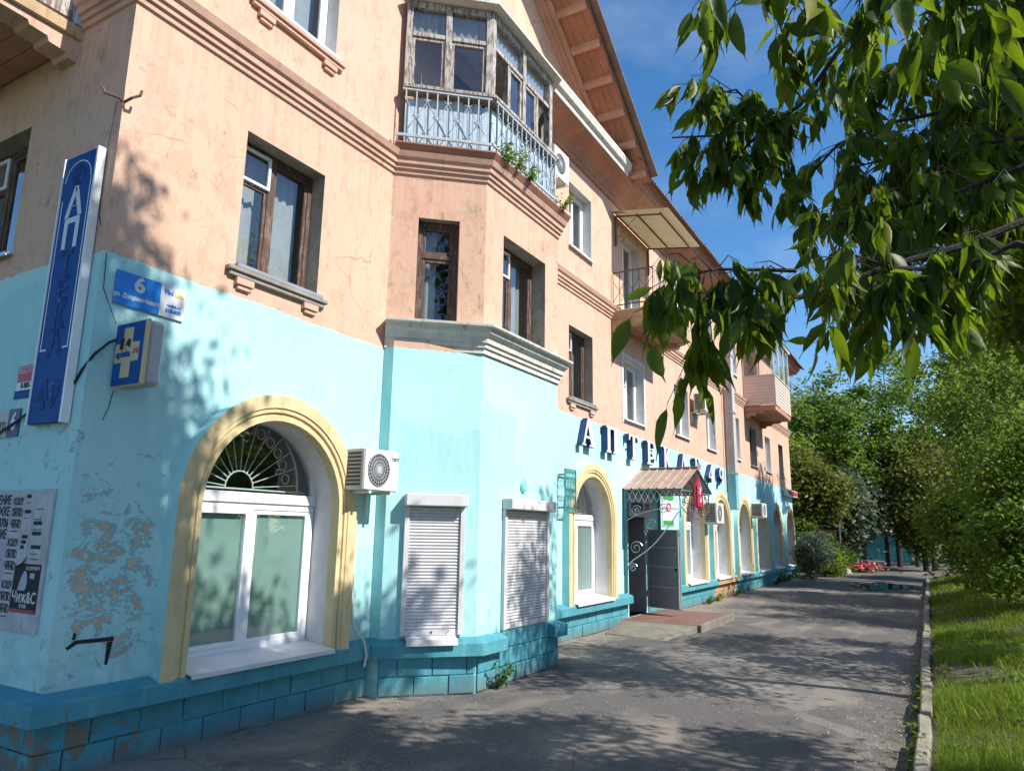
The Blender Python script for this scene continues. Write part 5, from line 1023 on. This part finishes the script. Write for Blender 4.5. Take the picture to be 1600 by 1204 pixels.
FT = thing('foreground_tree', 'foreground tree whose drooping dark leafy branches hang across the top right of the view', 'tree', (2.1, -7.35, .2))
fr = random.Random(11); twg = MB(); pos = []
NLEAF = dict(A=210, A2=210, A3=110, B=250, B2=210, B3=150, C=240, D=400, E=400, F=380, G=190, H=80, I=320)
ROOTS = dict(A=(2.15, -7.2, 2.5), A2=(2.15, -7.2, 2.2), B=(2.35, -7.25, 5.2), C=(2.2, -7.2, 3.6), D=(2.25, -7.2, 3.6), E=(2.2, -7.2, 3.2), F=(2.2, -7.2, 2.8), G=(2.15, -7.2, 2.0), I=(2.3, -7.2, 4.2))
def along(P, t):
    k = min(int(t * (len(P) - 1)), len(P) - 2); f = t * (len(P) - 1) - k; return P[k].lerp(P[k + 1], f), (P[k + 1] - P[k]).normalized()
for kx, P in BR.items():
    P = [Vector(p) for p in P]
    if kx in ROOTS:
        a = Vector(ROOTS[kx]); full = [a, a.lerp(P[0], .5) + Vector((0, 0, .06))] + P; twg.tube(full, .0115, 6, r1=.0025)
    else: twg.tube(P, .0055, 5, r1=.002)
    made = 0
    while made < NLEAF[kx]:
        t = fr.random() ** .85 * .97; b0, d = along(P, t)
        side = Vector((fr.gauss(0, 1), fr.gauss(0, 1), fr.gauss(-.25, .6))); side = (side - d * side.dot(d) * .6).normalized(); ln = fr.uniform(.03, .15) * (1.25 if P[0].y < -6.1 else 1)
        mid = b0 + side * ln * .55 + d * ln * .3; tip = b0 + side * ln + d * ln * .5 + Vector((0, 0, -.35 * ln)); twg.tube([b0, mid, tip], .0018, 4, r1=.0009, cap=False)
        for q in range(fr.randint(6, 10)):
            f = fr.random(); p = mid.lerp(tip, f) if q else tip
            dr = Vector((fr.gauss(0, .24) + .2 * side.x, fr.gauss(0, .24) + .2 * side.y, -1 + fr.gauss(0, .15) + (.6 if fr.random() < .12 else 0))).normalized()
            nr = Vector((fr.gauss(0, 1), fr.gauss(0, 1), fr.gauss(.2, .4))); nr = (nr - dr * nr.dot(dr)).normalized(); L_ = fr.uniform(.055, .12) * (1.02 if kx in ('A', 'A3', 'C') else .92)
            mt = Matrix((dr, nr.cross(dr), nr)).transposed().to_4x4() @ Matrix.Scale(L_, 4); mt.translation = p + dr * .14 * L_; pos.append((mt, fr.randrange(14), L_ / (p - Vector((0, -6, 1.92))).length)); made += 1
fwd = -Vector(BB); 
def inview(p):
    v = p - Vector((0, -6, 1.92)); z = v.dot(fwd); return z > .2 and abs(v.dot(Vector(RR)) / z) < .70 and abs(v.dot(Vector(UU)) / z) < .53
order = sorted(range(len(pos)), key=lambda i: -(pos[i][2] + (1 if inview(pos[i][0].translation) else 0)))
for i in order[:290]:
    o = link('leaf', LEAVES[pos[i][1]][0], FT); m_ = pos[i][0].copy(); m_.translation -= wl(FT); o.matrix_local = m_
V = []; F = []
for i in order[290:]:
    mt, k, _ = pos[i]; A = np.array(mt); lv = LEAVES[k][1] @ A[:3, :3].T + A[:3, 3]; b = sum(len(q) for q in V); V.append(lv); F += [tuple(j + b for j in f) for f in LEAVES[k][2]]
me = bpy.data.meshes.new('foliage'); me.from_pydata([tuple(p) for p in np.concatenate(V)], [], F); me.materials.append(LM['cherry']); me.polygons.foreach_set('use_smooth', [True] * len(F)); tag(link('foliage', me, FT), kind='stuff')
r = np.random.default_rng(5); cs, rs = clumps((3.15, -7.3, 9.3), (1.5, 1.1, 2.8), 84, r, .66, .6); c2, r2 = clumps((5.1, -7.4, 7.2), (2.6, .8, .9), 46, r, .5); c3, r3 = clumps((4.6, -7.9, 5.4), (2.6, .9, 1.3), 26, r, .5)
V, F = leaves(cloud(np.concatenate([cs, c2, c3]), np.concatenate([rs, r2, r3]), 58000, r), .17, r, .7, .42); link('crown', npmesh('crown', V, F, LM['cherry']), FT)
c4, r4 = clumps((4.6, -6.75, 3.9), (1.8, .55, 1.2), 44, r, .34, .6); V, F = leaves(cloud(c4, r4, 9000, r), .12, r, 1.1, .4); link('inner_foliage', npmesh('inner_foliage', V, F, LM['cherry']), FT)
for i in range(10): twg.tube([(2.3, -7.25, 3 + .2 * i), ((2.3 + c4[i][0]) / 2, (c4[i][1] - 7.25) / 2, (3.1 + .2 * i + c4[i][2]) / 2), tuple(c4[i])], .018, 5, r1=.004)
twg.tube([(2.1, -7.35, -.1), (2.12, -7.33, .6), (2.2, -7.25, 3), (2.6, -7.3, 6), (3.3, -7.3, 9.8)], .13, 10, r1=.04)
for i in range(14): twg.tube([(2.3 + .06 * i, -7.28, 4 + .35 * i), ((2.3 + cs[i][0]) / 2, (cs[i][1] - 7.28) / 2, (4 + .35 * i + cs[i][2]) / 2 - .2), tuple(cs[i])], .03, 5, r1=.008)
twg.build('trunk', M['bark'], FT)
# shade trees and the green wall on the right
tree('maple_tree', 'fine leaved sunlit tree at the upper right edge, behind the foreground branches', (10.9, -8.3, .3), [((10.6, -7.75, 6.2), (1.9, 1.35, 2.5), 1)], 11000, .11, 'lime', seed=2, k=46, rc=.6)
tree('shade_tree', 'leafy tree on the lawn just outside the right edge of the view', (6.4, -9.6, .3), [((6.3, -9.3, 4.9), (2.3, 1.3, 2.2), 1)], 7000, .15, 'mid', seed=3, k=34, rc=.5)
tree('shade_tree', 'low spreading tree on the lawn beyond the right edge of the view, before the thicket', (14.0, -9.4, .3), [((13.9, -9.2, 4.6), (2.5, 1.4, 2.2), 1)], 7000, .15, 'mid', seed=4, k=34, rc=.5)
tree('thicket_tree', 'big dark green thicket tree overhanging the lawn at the right edge', (21.5, -9.2, .3), [((21.0, -8.6, 3.6), (2.6, 1.9, 3.2), 1), ((19.6, -7.3, 2.0), (1.7, .9, 1.6), .4)], 26000, .14, 'mid', seed=5, k=62, rc=.7)
tree('thicket_tree', 'bushy green tree leaning over the kerb beyond the near thicket', (26.5, -8.8, .3), [((26.2, -8.1, 4.2), (2.8, 2.3, 3.7), 1), ((25.0, -6.9, 2.4), (1.6, 1.0, 1.6), .3)], 26000, .17, 'mid', seed=6, k=62, rc=.75)
tree('thicket_tree', 'taller yellowish green tree rising behind the two thicket trees', (32.0, -9.5, .3), [((33.2, -9.0, 8.8), (4.2, 2.2, 5.4), 1), ((32.8, -8.6, 3.6), (2.6, 2.2, 3.2), .6)], 42000, .25, 'lime', seed=7, k=70, rc=.9)
tree('thicket_tree', 'dark tree with brownish leaves beside the far bend of the path', (40.5, -7.6, 0), [((40.2, -7.6, 3.3), (2.4, 1.8, 2.5), 1)], 12000, .2, 'olive', seed=8, k=40, rc=.8)
for i, (x, y) in enumerate(((13, -19), (20.5, -21), (28.5, -19.5), (4, -20))): tree('garden_tree', ['second', 'third', 'fourth', 'first'][i] + ' of the trees across the lawn, outside the view, mirrored in the shop windows', (x, y, .3), [((x, y, 3.6), (4.2, 2.0, 3.7), 1)], 14000, .28, 'mid', seed=60 + i, k=40, rc=1.0, group='trees across the lawn')
# far wall of trees beyond the bend
FAR = [((46, 3.0, 0), (46, 3.0, 6.2), (3.4, 3, 6.0), 'lime', 'pale green far tree rising just behind the end of the house'),
       ((43.5, .4, 0), (43.2, .2, 4.6), (2.2, 2.0, 1.5), 'olive', 'low far tree with yellow brown leaves right of the house end'),
       ((52, -.6, 0), (52, -.6, 7.2), (3.6, 3.2, 6.0), 'mid', 'dark far tree in the middle of the tree wall'),
       ((56, -3.6, 0), (56, -3.6, 9.2), (4.2, 3.6, 6.4), 'mid', 'tallest far tree with feathery top in the middle of the tree wall'),
       ((50.5, -5.2, 0), (50.5, -5.0, 4.8), (2.8, 2.4, 3.6), 'olive', 'far tree with reddish brown patches near the bend'),
       ((60, 1.8, 0), (60, 1.8, 8.0), (4.6, 3.6, 6.4), 'lime', 'lime green far tree behind the dark one'),
       ((62, -8, 0), (62, -8, 9.5), (5.0, 4.4, 7.8), 'mid', 'broad far tree behind the thicket, right of the tallest one'),
       ((48, -1.6, 0), (47.6, -1.2, 3.2), (1.7, 1.5, 2.6), 'grey', 'silvery slender far tree before the dark trees'),
       ((66, 7, 0), (66, 7, 7.5), (6, 5, 5.5), 'dark', 'farthest dark tree mostly hidden behind the house end')]
for i, (b0, c, rad, m_, lb) in enumerate(FAR): tree('far_tree', lb, b0, [(c, rad, 1)], 13000, .30, m_, r0=.2, seed=20 + i, k=44, rc=1.1, group='trees closing off the far end of the path')
for i in range(4): tree('far_tree', ['leftmost', 'second', 'third', 'rightmost'][i] + ' of the tall trees forming the backmost row', (78 + i, 14 - i * 12, 0), [((78 + i, 14 - i * 12, 5.5), (5, 7, 6), 1)], 9000, .5, 'dark', r0=.3, seed=40 + i, k=44, rc=1.8, group='backmost row of trees')
for i, (x, y, h) in enumerate(((54.5, -1.6, 5), (56.0, -2.9, 5), (57.5, -4.6, 6), (53.5, -5.6, 5), (58.5, -6.6, 6))):
    T = tree('slim_tree', ['leftmost', 'second', 'middle', 'fourth', 'rightmost'][i] + ' of the dark slim trunks standing before the turquoise fence', (x, y, 0), [((x, y, h), (1.6, 1.4, 2.6), 1)], 4000, .28, 'dark', r0=.17, seed=70 + i, k=20, rc=.8, group='slim dark trunks', limbs=5)
tree('dark_bush', 'dark undergrowth bush at the foot of the far trunks, left of the fence', (56.5, 1.2, 0), [((56.5, .9, 1.3), (1.4, 2.0, 1.5), 1)], 6000, .22, 'dark', seed=54, k=24, rc=.6, r0=.04, group='bushes by the house end')
tree('willow_bush', 'silver green bush against the far corner of the house', (37.3, -.7, 0), [((37.2, -.7, 1.3), (1.2, .8, 1.2), 1)], 6000, .16, 'grey', seed=50, k=26, rc=.5, r0=.04, group='bushes by the house end', ratio=.3)
tree('yellow_bush', 'round yellowish green bush next to the silver bush', (39.6, -1.0, 0), [((39.6, -1.0, .9), (1.5, .9, .9), 1)], 6000, .14, 'lime', seed=51, k=24, rc=.5, r0=.04, group='bushes by the house end')
tree('dark_bush', 'dark low bush behind the yellowish bush', (42.5, -.9, 0), [((42.5, -1.2, .9), (1.5, 1.0, 1.1), 1)], 5000, .16, 'dark', seed=52, k=24, rc=.5, r0=.04, group='bushes by the house end')
tree('leafy_bush', 'bright green bush under the yellow banner', (41.5, 1.3, 0), [((41.5, .8, 1.4), (1.8, 1.3, 1.6), 1)], 7000, .2, 'mid', seed=53, k=24, rc=.6, r0=.04, group='bushes by the house end')
def weed(label, x, y, z, h, n, mat='mid', rad=.12, ls=.05, seed=1):
    r = np.random.default_rng(seed); T = thing('weed', label, 'weed', (x, y, z), 'weeds'); mb = MB(); P = []
    for i in range(6):
        a = r.random() * 6.28; e = (x + math.cos(a) * rad * (.4 + r.random()), y - abs(math.sin(a)) * rad, z + h * (.45 + .55 * r.random())); mb.tube([(x, y, z), ((x + e[0]) / 2, (y + e[1]) / 2, z + (e[2] - z) * .6), e], .004, 4, r1=.0015)
        for j in range(n // 6): t = .15 + .85 * r.random(); P.append((x + (e[0] - x) * t + r.normal() * .02, y + (e[1] - y) * t - abs(r.normal()) * .02, z + (e[2] - z) * t + r.normal() * .015))
    mb.build('stem', LM[mat], T); V, F = leaves(np.array(P), ls, r, .1, .45); link('leaves', npmesh('leaves', V, F, LM[mat]), T)
weed('leafy weed at the foot of the bay between the two roller shutters', 8.22, -1.06, 0, .42, 150, 'mid', .2, .06, 60)
for i, (x, w) in enumerate(((8.05, 'left end'), (8.35, 'left quarter'), (8.7, 'middle'), (9.85, 'right end'))): weed('bright weed growing on the ledge under the loggia railing, at its ' + w, x, -1.14, 7.03, .26 + .1 * (i % 2), 150, 'weed', .2, .055, 70 + i)
for i, (x, lb) in enumerate(((21.3, 'small weed at the plinth right of the open door'), (22.4, 'tuft of weed before the bare orange plinth patch, left side'), (24.8, 'tuft of weed before the bare orange plinth patch, right side'), (31.0, 'leafy weeds at the plinth under the farthest arches'), (33.5, 'tall weeds at the plinth near the silver bush'))): weed(lb, x, -.12, 0, .25 + (.35 if i > 2 else 0), 150, 'lime' if i < 3 else 'mid', .25 + (.3 if i > 2 else 0), .07 + (.05 if i > 2 else 0), 80 + i)
for i, (x, lb) in enumerate(((6.4, 'nearest'), (7.3, 'second'), (7.9, 'third'), (8.7, 'fourth'), (9.6, 'fifth'), (10.6, 'sixth'), (12.0, 'seventh'), (13.6, 'farthest'))): weed(lb + ' of the weeds sprouting along the path side of the kerb', x, ky(x) + .12, 0, .12 + .10 * ((i * 7) % 3) / 2, 70, 'weed' if i % 2 else 'mid', .12, .06, 90 + i)
# grass
def grass(n, x0, x1, d1, h, w, seed, pw=1.0):
    r = np.random.default_rng(seed); x = x0 + (x1 - x0) * r.random(n) ** pw; d = .06 + d1 * r.random(n)
    keep = (np.sin(1.9 * x + 1.2 * np.sin(2.3 * d)) + np.sin(3.1 * d + .8 * x) + r.normal(size=n) * .5) > -.55; x = x[keep]; d = d[keep]; n = len(x)
    y = -5.735 + .0105 * (x - 6.9) - .05 - d; z = .07 + .10 * np.minimum(1, d / .8) + .12 * d * np.where(d < 3.5, 1, 3.5 / np.maximum(d, .1)) + .035 * np.sin(1.3 * x + 2 * d) * np.minimum(1, d) + .02 * np.sin(3.7 * x - 1.9 * d) * np.minimum(1, d * 2)
    P = np.stack([x, y, z - .015], 1); a = r.random(n) * 6.28; hh = h * (.5 + r.random(n)) * (.75 + .4 * np.sin(x * 2.1 + d)); ww = w * (.6 + .8 * r.random(n)); ln = r.normal(size=(n, 2)) * .45
    sd = np.stack([np.cos(a) * ww, np.sin(a) * ww, np.zeros(n)], 1); m = P + np.stack([ln[:, 0] * hh * .35, ln[:, 1] * hh * .35, hh * .6], 1); t = P + np.stack([ln[:, 0] * hh, ln[:, 1] * hh, hh * .95], 1)
    V = np.stack([P - sd, P + sd, m + sd * .7, m - sd * .7, t], 1).reshape(-1, 3); F3 = (np.arange(n)[:, None, None] * 5 + np.array([[0, 1, 2], [0, 2, 3], [3, 2, 4]])[None]).reshape(-1, 3); return V, F3
Vs = []; Fs = []; b = 0
for a in ((95000, 5.2, 10.5, 2.4, .10, .0032, 1, 1.3), (9000, 5.2, 16, 2.8, .24, .0036, 8, 1.3), (70000, 9.5, 20, 3.2, .12, .0055, 2), (30000, 19, 37, 4.0, .15, .009, 3)):
    V, F = grass(*a); Vs.append(V); Fs.append(F + b); b += len(V)
tag(link('grass', npmesh('grass', np.concatenate(Vs), np.concatenate(Fs), LM['grass'])), 'patchy green grass on the lawn right of the kerb', 'grass', kind='stuff')
r = np.random.default_rng(12); n = 5200; x = 5.5 + 12 * r.random(n) ** 1.4; d = .1 + 2.6 * r.random(n); m_ = (np.sin(2.7 * x + 3.1 * d) + np.sin(1.1 * x - 4.3 * d)) > .2; x = x[m_]; d = d[m_]
P = np.stack([x, -5.785 + .0105 * (x - 6.9) - d, .09 + .10 * np.minimum(1, d / .8) + .12 * d + .035 * np.sin(1.3 * x + 2 * d) * np.minimum(1, d) + .03 * r.random(len(x))], 1); V, F = leaves(P, .055, r, -.2, .7, 1.6)
tag(link('ground_cover', npmesh('ground_cover', V, F, LM['mid'])), 'broad leaved weeds growing low among the lawn grass', 'ground cover', kind='stuff')
# small fallen leaves and scraps on the path
r = np.random.default_rng(9); nq = 520; P = np.stack([4 + 18 * r.random(nq), np.where(r.random(nq) < .4, -5.55 + .35 * np.abs(r.normal(size=nq)), np.where(r.random(nq) < .4, -.15 - .5 * np.abs(r.normal(size=nq)), -.3 - 5.2 * r.random(nq))), np.full(nq, .018)], 1); V, F = leaves(P, .038, r, 0, .6, 6.0); V[:, 2] = np.clip(V[:, 2], .012, .03); tag(link('fallen_leaves', npmesh('fallen_leaves', V, F, LM['olive'])), 'scattered fallen yellow brown leaves on the asphalt', 'leaves', kind='stuff')
for i, (x, y, s) in enumerate(((11.5, -5.45, .09), (8.2, -4.9, .05), (34.2, -3.6, .14))):
    sc = MB().add([(x, y, .02), (x + s, y + s * .2, .035), (x + s * 1.2, y + s * .9, .02), (x + s * .3, y + s * .7, .045)], [(0, 1, 2, 3)]); tag(sc.build('paper_scrap', M['platewhite'], None, recalc=False), ['white paper scrap lying by the kerb weeds', 'tiny white paper scrap on the asphalt near the kerb', 'pale scrap lying in the far puddle'][i], 'litter', 'scraps of litter')
# things at the far end
T = thing('board_fence', 'turquoise board fence glimpsed between the far tree trunks', 'fence', (61.5, -2.5, 0)); 
for k in range(18): MB().box(61.5, 61.54, -4.2 + k * .2, -4.2 + k * .2 + .185, .25, 2.5 + .05 * (k % 3)).build('fence_board', M['tealf'] if 'tealf' in M else M.setdefault('tealf', plain('turquoise_fence_paint', (.10, .42, .46), .7)), T)
for z in (.6, 2.0): MB().box(61.545, 61.6, -4.2, -.6, z, z + .1).build('fence_rail', M['teal'], T)
for y in (-4.1, -2.5, -.8): MB().box(61.6, 61.7, y, y + .1, 0, 2.5).build('fence_post', M['teal'], T)
T = thing('banner', 'small yellow banner strung between the bushes beyond the house', 'banner', (44.6, -.5, 1.9)); MB().add([(44.6, .05, 2.28), (44.6, -1.05, 2.30), (44.62, -1.03, 1.92), (44.62, .03, 1.95), (44.63, .05, 2.28), (44.63, -1.05, 2.30), (44.65, -1.03, 1.92), (44.65, .03, 1.95)], [(0, 1, 2, 3), (7, 6, 5, 4), (0, 4, 5, 1), (1, 5, 6, 2), (2, 6, 7, 3), (3, 7, 4, 0)]).build('cloth', M['banner'] if 'banner' in M else M.setdefault('banner', plain('yellow_banner', (.55, .30, .03), .7)), T)
MB().tube([(44.7, -1.2, 0), (44.72, -1.25, 2.6)], .03, 6).build('pole', M['metal'], T)
T = thing('flower_bed', 'clump of pink red flowers at the far end of the path', 'flowers', (46, -1.9, 0)); r = np.random.default_rng(4); P = np.stack([46 + r.normal(0, .4, 700), -1.9 + r.normal(0, .5, 700), .1 + .4 * r.random(700)], 1)
V, F = leaves(P, .15, r, 0, .9); link('blossoms', npmesh('blossoms', V, F, M.setdefault('pink', plain('pink_petals', (.62, .10, .17), .6))), T); P[:, 2] *= .6; V, F = leaves(P, .16, r, 0, .5); link('leaves', npmesh('leaves', V, F, LM['mid']), T)
st = MB().tube([(43.6, -1.5, -.1), (43.6, -1.5, .05), (43.6, -1.5, .2), (43.6, -1.5, .27)], .42, 9, r1=.22); tag(st.build('boulder', M['concrete'], None, bevel=.02), 'dark boulder at the path edge before the pink flowers', 'boulder')
